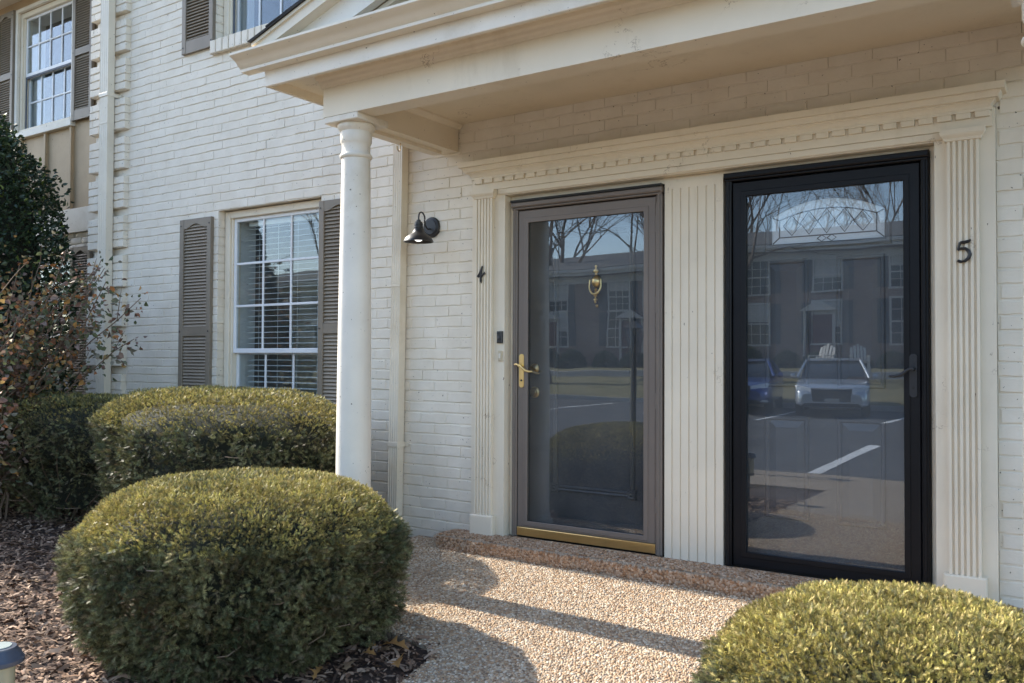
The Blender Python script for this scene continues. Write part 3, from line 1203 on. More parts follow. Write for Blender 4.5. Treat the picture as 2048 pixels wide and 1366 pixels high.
# applied picture moulding with corner rosettes
px0, px1, pz0, pz1 = -1.105, -.565, .262, 1.80
mo = MB()
w = .036
for xa, xb, za, zb in ((px0 + w, px1 - w, pz0 - .001, pz0 + w), (px0 + w, px1 - w, pz1 - w, pz1 + .001)):
    mo.prism([(YD, za), (YD - .007, za + .002), (YD - .011, za + .010), (YD - .006, (za + zb) / 2), (YD - .012, zb - .009), (YD - .007, zb - .002), (YD, zb)], 'x', xa, xb)
for xa, xb in ((px0, px0 + w), (px1 - w, px1)):
    mo.prism([(xa, YD), (xa + .002, YD - .007), (xa + .010, YD - .011), ((xa + xb) / 2, YD - .006), (xb - .009, YD - .012), (xb - .002, YD - .007), (xb, YD)], 'z', pz0 + w, pz1 - w)
mo.build('panel_moulding', 'slate_door', e4)
for xx in (px0 + w / 2, px1 - w / 2):
    for zz in (pz0 + w / 2, pz1 - w / 2):
        r = MB().cbox(xx - .027, xx + .027, YD - .014, YD, zz - .027, zz + .027, .003)
        r.lathe([(.021, -.0142), (.019, -.018), (.014, -.0145), (.010, -.0145), (.006, -.019), (.001, -.021)], (xx, YD, zz), 20, 'y', cap=False)
        r.build('rosette', 'slate_door', e4, 40)
# knocker
kx = -.794 - .015
ky = YD - .004
kn = MB()
kz = 1.49
kn.lathe([(.001, 1.588 - kz), (.006, 1.586 - kz), (.008, 1.578 - kz), (.004, 1.572 - kz), (.006, 1.566 - kz), (.017, 1.556 - kz), (.016, 1.549 - kz), (.008, 1.541 - kz), (.006, 1.534 - kz), (.012, 1.529 - kz)], (kx, ky - .01, kz), 16, sy=.6)
knock = kn.build('door_knocker', 'brass', e4, 50, label='polished brass urn-shaped door knocker')
MB().lathe([(.001, -.030), (.015, -.027), (.026, -.018), (.031, -.006), (.032, 0)], (kx, ky, 1.492), 20, 'y', sy=1.12).build('urn', 'brass', knock, True)
MB().lathe([(.006, 1.452), (.010, 1.446), (.006, 1.438), (.009, 1.432), (.005, 1.424)], (kx, ky - .012, 0), 14).build('stem', 'brass', knock, True)
pts = [(kx + .038 * math.cos(a), ky - .020 - .008 * math.sin(-a) * (1 if math.sin(a) < 0 else 0), 1.470 + .052 * math.sin(a)) for a in [math.pi + i * math.pi / 16 for i in range(17)]]
pts = [(kx - .036, ky - .018, 1.503)] + pts + [(kx + .036, ky - .018, 1.503)]
MB().tube(pts, [.0035, .004] + [.004 + .004 * math.sin(math.pi * i / 16) ** 2 for i in range(17)] + [.0035], 10).build('ring', 'brass', knock, True)
MB().lathe([(.004, 1.416), (.010, 1.411), (.011, 1.407), (.004, 1.403), (.005, 1.395), (.012, 1.388), (.0125, 1.384), (.004, 1.381), (.007, 1.372), (.001, 1.365)], (kx, ky - .016, 0), 16).build('drop', 'brass', knock, True)
MB().lathe([(.009, 0), (.009, -.005), (.005, -.009), (.001, -.010)], (kx, YD, 1.352), 14, 'y').build('peephole', 'old_brass', e4, True)
# lever set and deadbolt seen through the glass at the left
lx = -1.232
hs = MB().lathe([(.031, 0), (.030, -.008), (.022, -.014), (.013, -.018), (.011, -.05)], (lx, YD, .985), 20, 'y').build('lever_rose', 'old_brass', e4, True)
MB().tube([(lx - .012, YD - .052, .994), (lx, YD - .056, .985), (lx + .022, YD - .058, .968), (lx + .045, YD - .058, .957), (lx + .068, YD - .056, .956)], [.005, .008, .0085, .007, .004], 10).build('lever', 'old_brass', hs, True)
MB().lathe([(.034, 0), (.033, -.007), (.024, -.012), (.022, -.022), (.018, -.026), (.001, -.026)], (lx, YD, .842), 22, 'y').build('deadbolt', 'old_brass', e4, True)

e5 = thing_part('entry_door', 'charcoal panelled entry door of number 5 with an arched leaded glass light')
LX0, LX1, LZ0, LZ1 = .205, .750, 1.635, 1.775       # light: arch springs at LZ1
ZA = .075                                           # rise of the arch


def arch_z(x, rise=ZA, base=LZ1, a=LX0, c=LX1):
    u = (x - (a + c) / 2) / ((c - a) / 2)
    return base + rise * (1 - u * u)


b = MB()
b.box(.02, .94, YD, YD + .04, ST + .012, LZ0)
b.box(.02, LX0, YD, YD + .04, LZ0, 1.99).box(LX1, .94, YD, YD + .04, LZ0, 1.99)
na = 16
for i in range(na):
    xa, xb = LX0 + (LX1 - LX0) * i / na, LX0 + (LX1 - LX0) * (i + 1) / na
    b.prism([(xa, arch_z(xa)), (xb, arch_z(xb)), (xb, 1.99), (xa, 1.99)], 'y', YD, YD + .04)
b.build('door_slab', 'black_door', e5)
MB().box(.02, .94, .062, YD + .04, ST + .001, ST + .011).build('threshold', 'black_gap', e5)
for (xa, xb) in ((.170, .392), (.528, .752)):
    for (za, zb) in ((.905, 1.555), (.235, .757)):
        q = MB()
        recessed_panel(q, xa, xb, za, zb, YD)
        # raised field with sloped margins
        m0, m1 = .022, .058
        O = [(xa + m0, za + m0), (xb - m0, za + m0), (xb - m0, zb - m0), (xa + m0, zb - m0)]
        I = [(xa + m1, za + m1), (xb - m1, za + m1), (xb - m1, zb - m1), (xa + m1, zb - m1)]
        q.add([(x_, YD - .0008, z_) for x_, z_ in O] + [(x_, YD - .010, z_) for x_, z_ in I], [(0, 1, 5, 4), (1, 2, 6, 5), (2, 3, 7, 6), (3, 0, 4, 7), (4, 5, 6, 7)])
        q.build('door_panel', 'black_door', e5)
# moulding round the light
fr = MB()
outer, inner = [], []
for i in range(na + 1):
    x_ = LX0 - .034 + (LX1 - LX0 + .068) * i / na
    outer.append((x_, arch_z(x_, ZA + .01, LZ1 + .034, LX0 - .034, LX1 + .034)))
    x_ = LX0 + (LX1 - LX0) * i / na
    inner.append((x_, arch_z(x_)))
outer = [(LX0 - .034, LZ0 - .034)] + outer + [(LX1 + .034, LZ0 - .034)]
inner = [(LX0, LZ0)] + inner + [(LX1, LZ0)]
n = len(outer)
vs = [(x_, YD - .001, z_) for x_, z_ in outer] + [(x_ * .7 + u * .3, YD - .013, z_ * .7 + w_ * .3) for (x_, z_), (u, w_) in zip(outer, inner)] + [(x_ * .3 + u * .7, YD - .011, z_ * .3 + w_ * .7) for (x_, z_), (u, w_) in zip(outer, inner)] + [(x_, YD + .006, z_) for x_, z_ in inner]
fs = []
for a in range(3):
    for i in range(n):
        i2 = (i + 1) % n
        fs.append((a * n + i, a * n + i2, (a + 1) * n + i2, (a + 1) * n + i))
fr.add(vs, fs)
lite = fr.build('door_light', 'black_door', e5, label='arched leaded glass light with diamond panes')
g = MB()
g.prism([(x_, z_) for x_, z_ in inner], 'y', YD + .012, YD + .016)
g.build('textured_glass', 'lite', lite)
# lead cames: border, inner border, diamonds
yl = YD + .011


def came(pts, r=.0032):
    MB().tube([(x_, yl, z_) for x_, z_ in pts], r, 6).build('came', 'lead', lite, True)


bx0, bx1, bz0 = LX0 + .038, LX1 - .038, LZ0 + .034


def az2(x):
    return arch_z(x, ZA * .82, LZ1 - .034, LX0, LX1)


came([(LX0 + .004, LZ0 + .004), (bx0, bz0)])
came([(LX1 - .004, LZ0 + .004), (bx1, bz0)])
came([(LX0 + .004, LZ1 - .002), (bx0, az2(bx0))])
came([(LX1 - .004, LZ1 - .002), (bx1, az2(bx1))])
came([(bx0, bz0), (bx0, az2(bx0))])
came([(bx1, bz0), (bx1, az2(bx1))])
came([(bx0, bz0), (bx1, bz0)])
came([(bx0 + (bx1 - bx0) * i / 20, az2(bx0 + (bx1 - bx0) * i / 20)) for i in range(21)])
nd = 5
dw = (bx1 - bx0 - .04) / nd
for i in range(nd):
    cx_ = bx0 + .02 + dw * (i + .5)
    top_, bot_ = az2(cx_) - .001, bz0 + .008
    cz_ = (top_ + bot_) / 2
    hw, hh = dw / 2, (top_ - bot_) / 2
    came([(cx_ - hw, cz_), (cx_, top_), (cx_ + hw, cz_), (cx_, bot_), (cx_ - hw, cz_)], .0028)
    q = MB()
    k = .82
    q.add([(cx_ - hw * k, yl, cz_), (cx_, yl, cz_ + hh * k), (cx_ + hw * k, yl, cz_), (cx_, yl, cz_ - hh * k), (cx_ - hw * .5, yl - .004, cz_), (cx_, yl - .004, cz_ + hh * .5), (cx_ + hw * .5, yl - .004, cz_), (cx_, yl - .004, cz_ - hh * .5)],
          [(4, 5, 6, 7), (0, 1, 5, 4), (1, 2, 6, 5), (2, 3, 7, 6), (3, 0, 4, 7)])
    q.build('bevelled_diamond', 'bevel_glass', lite)
for dx in (-.024, .024):
    cx_, cz_ = (LX0 + LX1) / 2 + dx, LZ0 + .018
    came([(cx_ - .022, cz_), (cx_, cz_ + .016), (cx_ + .022, cz_), (cx_, cz_ - .016), (cx_ - .022, cz_)], .0025)
    cz_ = LZ1 + ZA - .02
MB().box(-.36, .0, .07, .2, ST, 1.99).build('mullion_post', 'wood', surround)
part(MB().box(-1.36, .99, .19, .24, ST, 2.1), 'door_back', 'dark_room')

# ---------------------------------------------------------------- porch
CX0, CX1, CY = -1.738, 1.468, -.902
KC = .735


def column(x, label):
    o = thing_part('porch_column', label)
    g = -.15
    sh = MB()
    pr = []
    for i in range(15):
        t = i / 14
        pr.append((.0935 - .0165 * max(0, (t - .2) / .8) ** 1.5, g + .10 + (2.118 - g - .10) * t))
    sh.lathe(pr, (x, CY, 0), 40)
    sh.build('shaft', 'wood_white', o, 40)
    ca = MB()
    ca.lathe([(r_ * KC, z_) for r_, z_ in [(.104, 2.118), (.112, 2.120), (.119, 2.127), (.120, 2.133), (.116, 2.140), (.107, 2.143), (.104, 2.150), (.104, 2.195), (.108, 2.200), (.115, 2.208), (.1155, 2.256), (.113, 2.262), (.117, 2.266), (.131, 2.276), (.139, 2.288), (.140, 2.297), (.136, 2.3015)]], (x, CY, 0), 40)
    ca.build('capital', 'wood_white', o, 40)
    MB().cbox(x - .121, x + .121, CY - .121, CY + .121, 2.302, 2.336, .004).build('abacus', 'wood_white', o)
    MB().lathe([(r_ * KC, z_) for r_, z_ in [(.165, g - .05), (.165, g + .035), (.158, g + .055), (.140, g + .062), (.136, g + .075), (.142, g + .085), (.130, g + .0995)]], (x, CY, 0), 40).build('base', 'wood_white', o, 40)
    return o


column(CX0, 'white round porch column left of door 4')
column(CX1, 'white round porch column cut off by the right edge')
PX0, PX1 = -1.868, 1.615
# beams: front and two sides, cased boards
b = MB()
b.box(PX0, PX1, -1.022, -.896, 2.337, 2.60)
beam = part(b, 'porch_beam', 'wood', label='boxed beam across the front of the porch')
MB().box(PX0 + .008, -1.727, -.8955, -.004, 2.339, 2.60).build('side_beam', 'wood', beam)
MB().box(1.475, PX1 - .008, -.8955, -.004, 2.339, 2.60).build('side_beam', 'wood', beam)
MB().box(PX0 + .003, PX0 + .075, -.74, -.09, 2.318, 2.3385).build('beam_batten', 'wood', beam)
# mould at top of the beam face
b = MB()
pr = [(.0, 2.492), (.006, 2.494), (.008, 2.508), (.016, 2.516), (.018, 2.53), (.030, 2.54), (.033, 2.556)]
for d, z in pr:
    b.v += [(PX0 - d, -.80, z), (PX0 - d, -1.0235 - d, z), (PX1 + d, -1.0235 - d, z), (PX1 + d, -.80, z)]
for i in range(len(pr) - 1):
    for k in range(3):
        b.f.append((i * 4 + k, i * 4 + k + 1, (i + 1) * 4 + k + 1, (i + 1) * 4 + k))
b.build('beam_moulding', 'wood', beam)
# ceiling and its cove
ceil = part(MB().box(-1.727, 1.475, -.8965, -.003, 2.512, 2.54), 'porch_ceiling', 'wood', label='tan painted porch ceiling')
b = MB()
b.prism([(-1.7265, 2.478), (-1.712, 2.482), (-1.702, 2.492), (-1.690, 2.500), (-1.688, 2.5115), (-1.7265, 2.5115)], 'y', -.896, -.004)
b.build('cove_moulding', 'wood', ceil)

# cornice: soffit, fascia, gutter-shaped crown
FX0, FX1, FY = -2.135, 1.87, -1.197
b = MB()
b.box(FX0 + .02, FX1 - .02, FY + .02, -1.0, 2.556, 2.575)
b.box(FX0 + .02, PX0 - .0, -1.0, -.002, 2.556, 2.575)
b.box(PX1, FX1 - .02, -1.0, -.002, 2.556, 2.575)
soffit = part(b, 'porch_soffit', 'wood')
b = MB()
b.cbox(FX0, FX1, FY, FY + .02, 2.505, 2.60, .003)
fascia = part(b, 'porch_fascia', 'wood_white', label='white fascia board under the porch gutter')
MB().box(FX0, FX0 + .02, FY + .0205, -.002, 2.506, 2.60).build('return_board', 'wood', fascia)
MB().box(FX1 - .02, FX1, FY + .0205, -.002, 2.506, 2.60).build('return_board', 'wood', fascia)
GX0, GX1 = -2.262, 1.99
gp = [(FY - .001, 2.588), (-1.250, 2.590), (-1.254, 2.604), (-1.262, 2.610), (-1.276, 2.622), (-1.286, 2.634), (-1.300, 2.642), (-1.326, 2.656), (-1.331, 2.660), (-1.332, 2.671), (-1.322, 2.672), (-1.322, 2.664), (FY - .001, 2.664)]
b = MB()
b.prism([(y, z) for y, z in gp], 'x', GX0, GX1)
gut = part(b, 'porch_gutter', 'gutter', smooth=25, label='cream moulded gutter along the porch front')
MB().box(GX0 + .002, GX1 - .002, -1.2565, -1.2505, 2.5885, 2.6035).build('gutter_lip', 'wood_white', gut)

# pediment: raking cornices, tympanum and shingled roof
APX, SL = -.135, .33


def rake(sgn, z_lo, z_hi, y0, y1, xoff=0.0):
    """slanted board of the pediment; z measured at x=-2.08 and rising to the apex"""
    r = (APX + 2.10 - xoff)
    x_out = APX - sgn * r
    zo = 2.705 + SL * xoff
    zc = 2.673                                  # boards die into the top of the gutter
    q_lo, q_hi = max(0, (zc - zo - z_lo) / SL), max(0, (zc - zo - z_hi) / SL)
    pts = [(x_out + sgn * q_lo, zo + z_lo + SL * q_lo), (APX, zo + SL * r + z_lo), (APX, zo + SL * r + z_hi), (x_out + sgn * q_hi, zo + z_hi + SL * q_hi)]
    if q_hi <= 0 < q_lo:
        pts.append((x_out, zc))
    b = MB()
    b.prism(pts, 'y', y0, y1)
    return b


ped = part(MB().prism([(-1.95, 2.60), (1.68, 2.60), (APX, 3.22)], 'y', -1.0, -.96), 'pediment', 'wood', label='low white pediment over the porch')
for s in (1, -1):
    rake(s, -.075, -.022, -1.305, -1.225).build('rake_moulding', 'wood', ped)
    rake(s, -.205, -.0755, -1.245, -1.20).build('rake_board', 'wood_white', ped)
    rake(s, -.23, -.205, -1.19, -1.0).build('rake_soffit', 'wood', ped)
    rake(s, -.022, -.006, -1.318, .0).build('roof_deck', 'wood', ped)
roof = part(rake(1, -.0055, .002, -1.33, -.001), 'porch_roof', 'shingle', label='black shingled porch roof edge')
rake(-1, -.0055, .002, -1.33, -.001).build('roof_slope', 'shingle', roof)
# shingle tabs along the rake, each a thin slab
sh = {}
for s in (1, -1):
    ang = math.atan(SL) * s
    for i in range(14):
        r = 2.12 - i * .145
        for row in range(3):
            yy = -1.335 + row * .32 + (rnd.random() - .5) * .02
            key = (i + row) % 3
            q = MB()
            w, t_ = .155, .006 + .002 * key
            q.box(0, w, 0, .318, 0, t_)
            if key not in sh:
                sh[key] = q.mesh('shingle', 'shingle')
            x_ = APX - s * (APX + r)
            z_ = 2.705 + (2.10 - r) * SL + .004 + .0035
            o = link('shingle', sh[key], roof, loc=(APX - s * (r + APX), yy, z_), rot=(0, -math.atan(SL) + .03, 0) if s > 0 else (0, math.atan(SL) - .03 + math.pi, 0))
            if s < 0:
                o.rotation_euler = (0, math.atan(SL) - .03, 0)
                o.location.x -= w * math.cos(math.atan(SL))
                o.location.z += w * math.sin(math.atan(SL))
# plant hook under the side beam
t = thing('plant_hook', 'small rusty hook under the porch side beam', 'hook', (-1.825, -.44, 2.318))
pts = [(0, 0, .002), (0, 0, -.035)] + [(0, -.014 + .014 * math.cos(a), -.035 - .016 * math.sin(a)) for a in [i * math.pi / 8 for i in range(1, 9)]] + [(0, -.030, -.022)]
MB().tube(pts, .0028, 8).build('hook_wire', 'old_brass', t, True)


# ---------------------------------------------------------------- downspouts
def downspout(x0, x1, y0, z0, z1, lean, label, strap_z):
    """ribbed rectangular pipe; lean shifts the top in x"""
    w, d = x1 - x0, .062
    pl = []
    nr = 4
    for i in range(nr * 4 + 1):
        t = i / (nr * 4)
        pl.append((w * t, .004 * (1 if i % 4 in (1, 2) else 0)))
    pl += [(w, d)]
    pl += [(w * (1 - i / 8), d + .0) for i in range(1, 9)]
    b = MB()
    n = len(pl)
    b.v += [(x0 + x_, y0 + y_, z0) for x_, y_ in pl] + [(x0 + x_ + lean, y0 + y_, z1) for x_, y_ in pl]
    b.f += [tuple(range(n - 1, -1, -1)), tuple(range(n, 2 * n))] + [(i, (i + 1) % n, n + (i + 1) % n, n + i) for i in range(n)]
    o = part(b, 'downspout', 'downspout', label=label)
    for zz in strap_z:
        xx = x0 + lean * (zz - z0) / (z1 - z0)
        s = MB()
        s.cbox(xx - .004, xx + w + .004, y0 - .006, y0 - .001, zz - .016, zz + .016, .002)
        s.box(xx - .0045, xx - .001, y0 - .003, -.006, zz - .016, zz + .016).box(xx + w + .001, xx + w + .0045, y0 - .003, -.006, zz - .016, zz + .016)
        for sx, dr in ((xx - .004, -1), (xx + w + .004, 1)):
            s.prism([(sx, zz - .012), (sx + dr * .018, zz - .018), (sx + dr * .040, zz), (sx + dr * .018, zz + .018), (sx, zz + .012)][::dr], 'y', -.0075, -.0035)
        s.build('strap', 'downspout', o)
    for zz in (z0 + (z1 - z0) * .62,):
        xx = x0 + lean * (zz - z0) / (z1 - z0)
        MB().box(xx - .002, xx + w + .002, y0 - .0025, y0 + d, zz - .012, zz + .002).build('joint_sleeve', 'downspout', o)
    return o


downspout(-2.232, -2.158, -.075, -.08, 2.50, .030, 'cream ribbed downspout between the column and the wall lamp', (.487,))
downspout(-5.52, -5.40, -.115, -.10, 5.0, -.02, 'weathered ribbed downspout over the corner quoins', (1.05, 3.3))


# ---------------------------------------------------------------- things fixed to the wall
t = thing('wall_lamp', 'black gooseneck barn lamp on the brick beside door 4', 'wall lamp', (-1.935, 0, 1.882))
MB().lathe([(.066, 0), (.066, -.012), (.060, -.020), (.050, -.022), (.046, -.026), (.001, -.027)], (0, .002, 0), 28, 'y').build('backplate', 'black_iron', t, 40)
LXo, LYo = .057, -.205
pts = [(0, -.024, -.012), (.004, -.05, -.016), (.012, -.085, -.004), (.022, -.115, .028)]
pts = [(0, -.024, -.012), (.006, -.055, -.018), (.018, -.092, -.004), (.027, -.112, .03)]
for i in range(9):
    a = i * math.pi / 8
    pts.append((.043 - .014 * math.cos(a), -.158 + .047 * math.cos(a) * 1.0, .035 + .036 * math.sin(a)))
pts.append((LXo, LYo, .018))
MB().tube(pts, .0052, 10).build('gooseneck_arm', 'black_iron', t, True)
MB().lathe([(.006, .020), (.013, .016), (.014, .006), (.022, .004), (.022, -.004), (.027, -.006), (.028, -.018), (.024, -.020), (.028, -.022), (.029, -.034), (.025, -.036), (.030, -.038), (.032, -.052), (.042, -.066), (.064, -.080), (.081, -.096), (.091, -.112), (.093, -.120), (.089, -.120), (.077, -.100), (.060, -.084), (.03, -.062), (.001, -.06)], (LXo, LYo, 0), 36, cap=False).build('shade', 'black_iron', t, 35)
MB().lathe([(.001, -.118), (.014, -.116), (.024, -.108), (.027, -.096), (.022, -.082), (.014, -.07), (.012, -.062)], (LXo, LYo, 0), 20).build('bulb', 'bulb', t, True)


def glyph(strokes, r, dep):
    b = MB()
    for pts, rr in strokes:
        b.tube([(x_, 0, z_) for x_, z_ in pts], rr, 8)
    b.v = [(x_, y_ * dep, z_) for x_, y_, z_ in b.v]
    return b


t = glyph([([(.008, .052), (.006, .045), (-.012, .008), (-.029, -.012), (-.022, -.013), (.004, -.004), (.030, .004)], [.004, .0055, .0065, .0058, .005, .0055, .004]),
           ([(.007, .052), (.0, .01), (-.004, -.018), (-.003, -.040), (.0, -.052)], [.004, .0055, .0065, .007, .002]),
           ([(.004, -.018), (.017, .006), (.026, .014)], [.003, .004, .003])], .006, 1.1)
o = t.build('house_number', 'black_iron', None, True, label='black metal numeral 4 on the left pilaster', category='house number')
o.location = (-1.503, -.061, 1.553)
cur = [(.026, .046), (.018, .041), (.004, .039), (-.012, .040)]
t = glyph([([(.030, .050), (.022, .0435), (.006, .040), (-.012, .040)], [.0035, .0068, .0074, .0056]),
           ([(-.012, .040), (-.017, .022), (-.021, .007)], [.006, .0055, .005]),
           ([(-.021, .007), (-.008, .013), (.008, .012), (.021, .001), (.026, -.014), (.021, -.031), (.006, -.043), (-.012, -.045), (-.022, -.039)], [.0045, .006, .007, .008, .0086, .008, .007, .007, .0055])], .006, 1.1)
o = t.build('house_number', 'black_iron', None, True, label='black metal numeral 5 on the right pilaster', category='house number')
o.location = (1.107, -.061, 1.522)

t = thing('doorbell', 'small black doorbell camera on the casing left of door 4', 'doorbell', (-1.380, -.03, 1.172))
MB().cbox(-.019, .019, -.018, 0, -.036, .036, .006).build('housing', 'black_plastic', t)
MB().lathe([(.011, -.0185), (.011, -.021), (.008, -.022), (.001, -.0225)], (0, 0, -.006), 20, 'y').build('button', 'black_iron', t, True)
t = thing('doorbell', 'ivory push-button doorbell below the black doorbell', 'doorbell', (-1.378, -.03, 1.060))
MB().cbox(-.013, .013, -.012, 0, -.031, .031, .003).build('housing', 'ivory', t)
MB().cbox(-.006, .006, -.016, -.0122, -.015, .015, .002).build('button', 'wood_white', t)

# ---------------------------------------------------------------- neighbouring house, set back on the left
NY = .5
nb = thing('neighbour_house', 'next-door house with tan board siding, set back left of the quoins', 'house', (-8, NY, -.1))
NM = Matrix.Translation((8, -NY, .1))


def npart(mb, name, mat, smooth=False, **tags):
    o = mb.build(name, mat, nb, smooth, **tags)
    o.matrix_parent_inverse = NM
    return o


b = MB()
NOP = [(-8.17, -7.06, 3.47, 4.80), (-8.4, -7.02, .55, 2.12)]
b.box(-14, -8.17, NY + .02, NY + .2, 2.5, 5.0).box(-7.06, -5.7, NY + .02, NY + .2, 2.5, 5.0).box(-8.17, -7.06, NY + .02, NY + .2, 2.5, 3.47).box(-8.17, -7.06, NY + .02, NY + .2, 4.80, 5.0)
nw = npart(b, 'siding_wall', 'siding')
x = -13.5
pv = None
for xx in (-9.98, -9.48, -8.98, -8.52, -8.05, -7.56, -7.068, -6.56):
    MB().cbox(xx - .018, xx + .018, NY - .014, NY + .0195, 2.5455, 3.42 if -8.2 < xx < -7.0 else 4.86, .003).build('batten', 'siding', nw)
npart(MB().cbox(-14, -5.72, NY - .03, NY + .1, 2.30, 2.545, .004), 'belt_board', 'wood_white')
b = MB()
b.box(-14, -8.4, NY + .012, NY + .2, -.2, 2.30).box(-7.02, -5.70, NY + .012, NY + .2, -.2, 2.30).box(-8.4, -7.02, NY + .012, NY + .2, -.2, .55).box(-8.4, -7.02, NY + .012, NY + .2, 2.12, 2.30)
nbw = npart(b, 'brick_wall', 'brick')
b = MB()
k = 0
z = -.18
while z < 2.28:
    x = -9.6 + (.1015 if k % 2 else 0)
    while x < -5.75:
        if not (-8.41 < x + .1 < -7.0 and .5 < z < 2.1) and not (x > -6.0):
            V, F = BV[rnd.randrange(14)]
            b.add([(x + u * .194 + dx, NY + .003 + yy, z + zz) for u, yy, zz, dx in V], F)
        x += .203
    z += CH
    k += 1
o = b.build('brickwork', 'brick', nbw, 50)
o['kind'] = 'stuff'
npart(MB().box(-6.02, -5.70, NY - .004, NY + .2, 2.55, 5.0), 'corner_board', 'red_brick')
make_window(-8.17, -7.06, 3.47, 4.80, 4.10, 4, 2, nb, NM, NY + .07, screen=True, label='neighbour upper window with grid and screen')
make_window(-8.40, -7.02, .55, 2.12, 1.25, 4, 2, nb, NM, NY + .09, label='neighbour ground floor window behind the bushes')
npart(MB().cbox(-8.22, -7.03, NY - .035, NY + .02, 3.40, 3.47, .005), 'window_sill', 'wood_white')
b = MB()
for xa, xb, za, zb in ((-8.20, -8.155, 3.47, 4.84), (-7.075, -7.03, 3.47, 4.84), (-8.155, -7.075, 4.80, 4.84)):
    b.cbox(xa, xb, NY - .012, NY + .02, za, zb, .004)
npart(b, 'window_trim', 'wood_white')
make_shutter(-7.02, -6.66, 3.44, 4.84, 4.13, NY - .035, parent=nb, label='taupe shutter right of the neighbour upper window')
make_shutter(-8.56, -8.205, 3.44, 4.84, 4.13, NY - .035, parent=nb, label='taupe shutter left of the neighbour upper window')
make_shutter(-7.00, -6.64, .55, 2.15, 1.30, NY - .035, parent=nb, label='taupe shutter on the neighbour ground floor behind the rose bush')
npart(MB().box(-14, -5.83, NY - .45, NY + .2, 4.95, 5.05), 'eave_soffit', 'wood_white')
npart(MB().cbox(-14, -5.83, NY - .47, NY - .45, 4.93, 5.15, .004), 'eave_fascia', 'wood_white')
b = MB()
b.prism([(NY - .5, 5.05), (NY - .5, 5.15), (5.2, 7.2), (10, 5.15), (10, 5.05)], 'x', -14, -5.9)
npart(b, 'roof', 'shingle')
npart(MB().box(-14, -5.8, NY + 1.3, 9, -.2, 5.05), 'house_body', 'brick')

# ---------------------------------------------------------------- vegetation
M['yew'] = attr_mat('yew_needles', .55, .15, .25)
M['leaf'] = attr_mat('broad_leaves', .38, .15, .5)
M['dry_leaf'] = attr_mat('dry_leaves', .6, .25, .3)
M['chip'] = attr_mat('bark_chips', .85, 0, .2)
M['bark'] = paint('bark', (.13, .09, .065), .3, .9, 0, .8, bumpd=.006)
M['twig'] = paint('twig_bark', (.17, .115, .075), .3, .85, 0, .4)
M['inner'] = paint('shade_core', (.018, .02, .010), .3, .95, 0, .6)  # opaque core colour, the shade between leaves put into it


def needle_template(nn=9, L_=.030):
    """yew sprig: two ranks of flat needles along a short shoot; needle = one blade"""
    V, T, tip = [], [], []
    for i in range(nn):
        t = (i + .5) / nn
        s = 1 if i % 2 else -1
        base = np.array([0, 0, t * L_ * .85])
        ln = .0165 * (1.0 - .35 * t)
        a = 1.0 - .5 * t
        d = np.array([s * math.sin(a), .3 * (rnd.random() - .5), math.cos(a)]) if i < nn - 1 else np.array([0, 0, 1.0])
        w = np.cross(d, [0, 1, 0])
        w = w / (np.linalg.norm(w) + 1e-9) * .0017
        n0 = len(V)
        V += [base - w, base + w, base + d * ln]
        T += [(n0, n0 + 1, n0 + 2)]
        tip += [t * .4, t * .4, t * .4 + .6]
    return np.array(V), np.array(T), np.array(tip)


def leaf_template(L_=.05, W_=.024, fold=.25):
    V = np.array([(0, 0, 0), (-W_ / 2, W_ * fold, L_ * .35), (0, 0, L_ * .45), (W_ / 2, W_ * fold, L_ * .35), (-W_ * .38, W_ * fold * .8, L_ * .7), (W_ * .38, W_ * fold * .8, L_ * .7), (0, -.004, L_)])
    T = np.array([(0, 2, 1), (0, 3, 2), (1, 2, 4), (2, 3, 5), (2, 6, 4), (2, 5, 6)])
    return V, T, np.array([0, .4, .3, .4, .7, .7, 1.0])


def scatter(tpl, P, D, roll, scale, col_base, col_tip):
    """place a template with its +z along D at every point; returns arrays"""
    V, T, tip = tpl
    n = len(P)
    D = D / np.linalg.norm(D, axis=1, keepdims=True)
    ref = np.where(np.abs(D[:, 2:3]) > .9, np.array([[1.0, 0, 0]]), np.array([[0, 0, 1.0]]))
    A = np.cross(ref, D)
    A /= np.linalg.norm(A, axis=1, keepdims=True)
    B = np.cross(D, A)
    ca, sa = np.cos(roll)[:, None], np.sin(roll)[:, None]
    A2 = A * ca + B * sa
    B2 = -A * sa + B * ca
    W_ = (V[None, :, 0:1] * A2[:, None] + V[None, :, 1:2] * B2[:, None] + V[None, :, 2:3] * D[:, None]) * scale[:, None, None] + P[:, None]
    F = T[None] + (np.arange(n) * len(V))[:, None, None]
    c = col_base[:, None] * (1 - tip[None, :, None]) + col_tip[:, None] * tip[None, :, None]
    if len(V) > 20:       # every needle its own shade
        k_ = len(V) // 3
        c = c * np.repeat(.45 + 1.15 * rng.random((n, k_, 1)), 3, 1)
    return W_.reshape(-1, 3), F.reshape(-1, 3), c.reshape(-1, 3)


def merge(parts):
    v, f, c, o = [], [], [], 0
    for a, b_, d_ in parts:
        v.append(a)
        f.append(b_ + o)
        c.append(d_)
        o += len(a)
    return np.concatenate(v), np.concatenate(f), np.concatenate(c)


def dome_profile(t, rb, rim, apex, zrim):
    """t in 0..1 along the meridian from ground to apex: (radius factor, height factor)"""
    t1 = .48
    lo = t < t1
    u = np.clip(t / t1, 0, 1)
    r_lo = rb + (1 - rb) * np.sin(u * np.pi / 2) ** .8
    z_lo = u * zrim
    w = np.clip((t - t1) / (1 - t1), 0, 1)
    ang = w * np.pi / 2
    r_hi = np.cos(ang) ** .52
    z_hi = zrim + (apex - zrim) * np.sin(ang) ** 1.15
    return np.where(lo, r_lo, r_hi), np.where(lo, z_lo, z_hi)


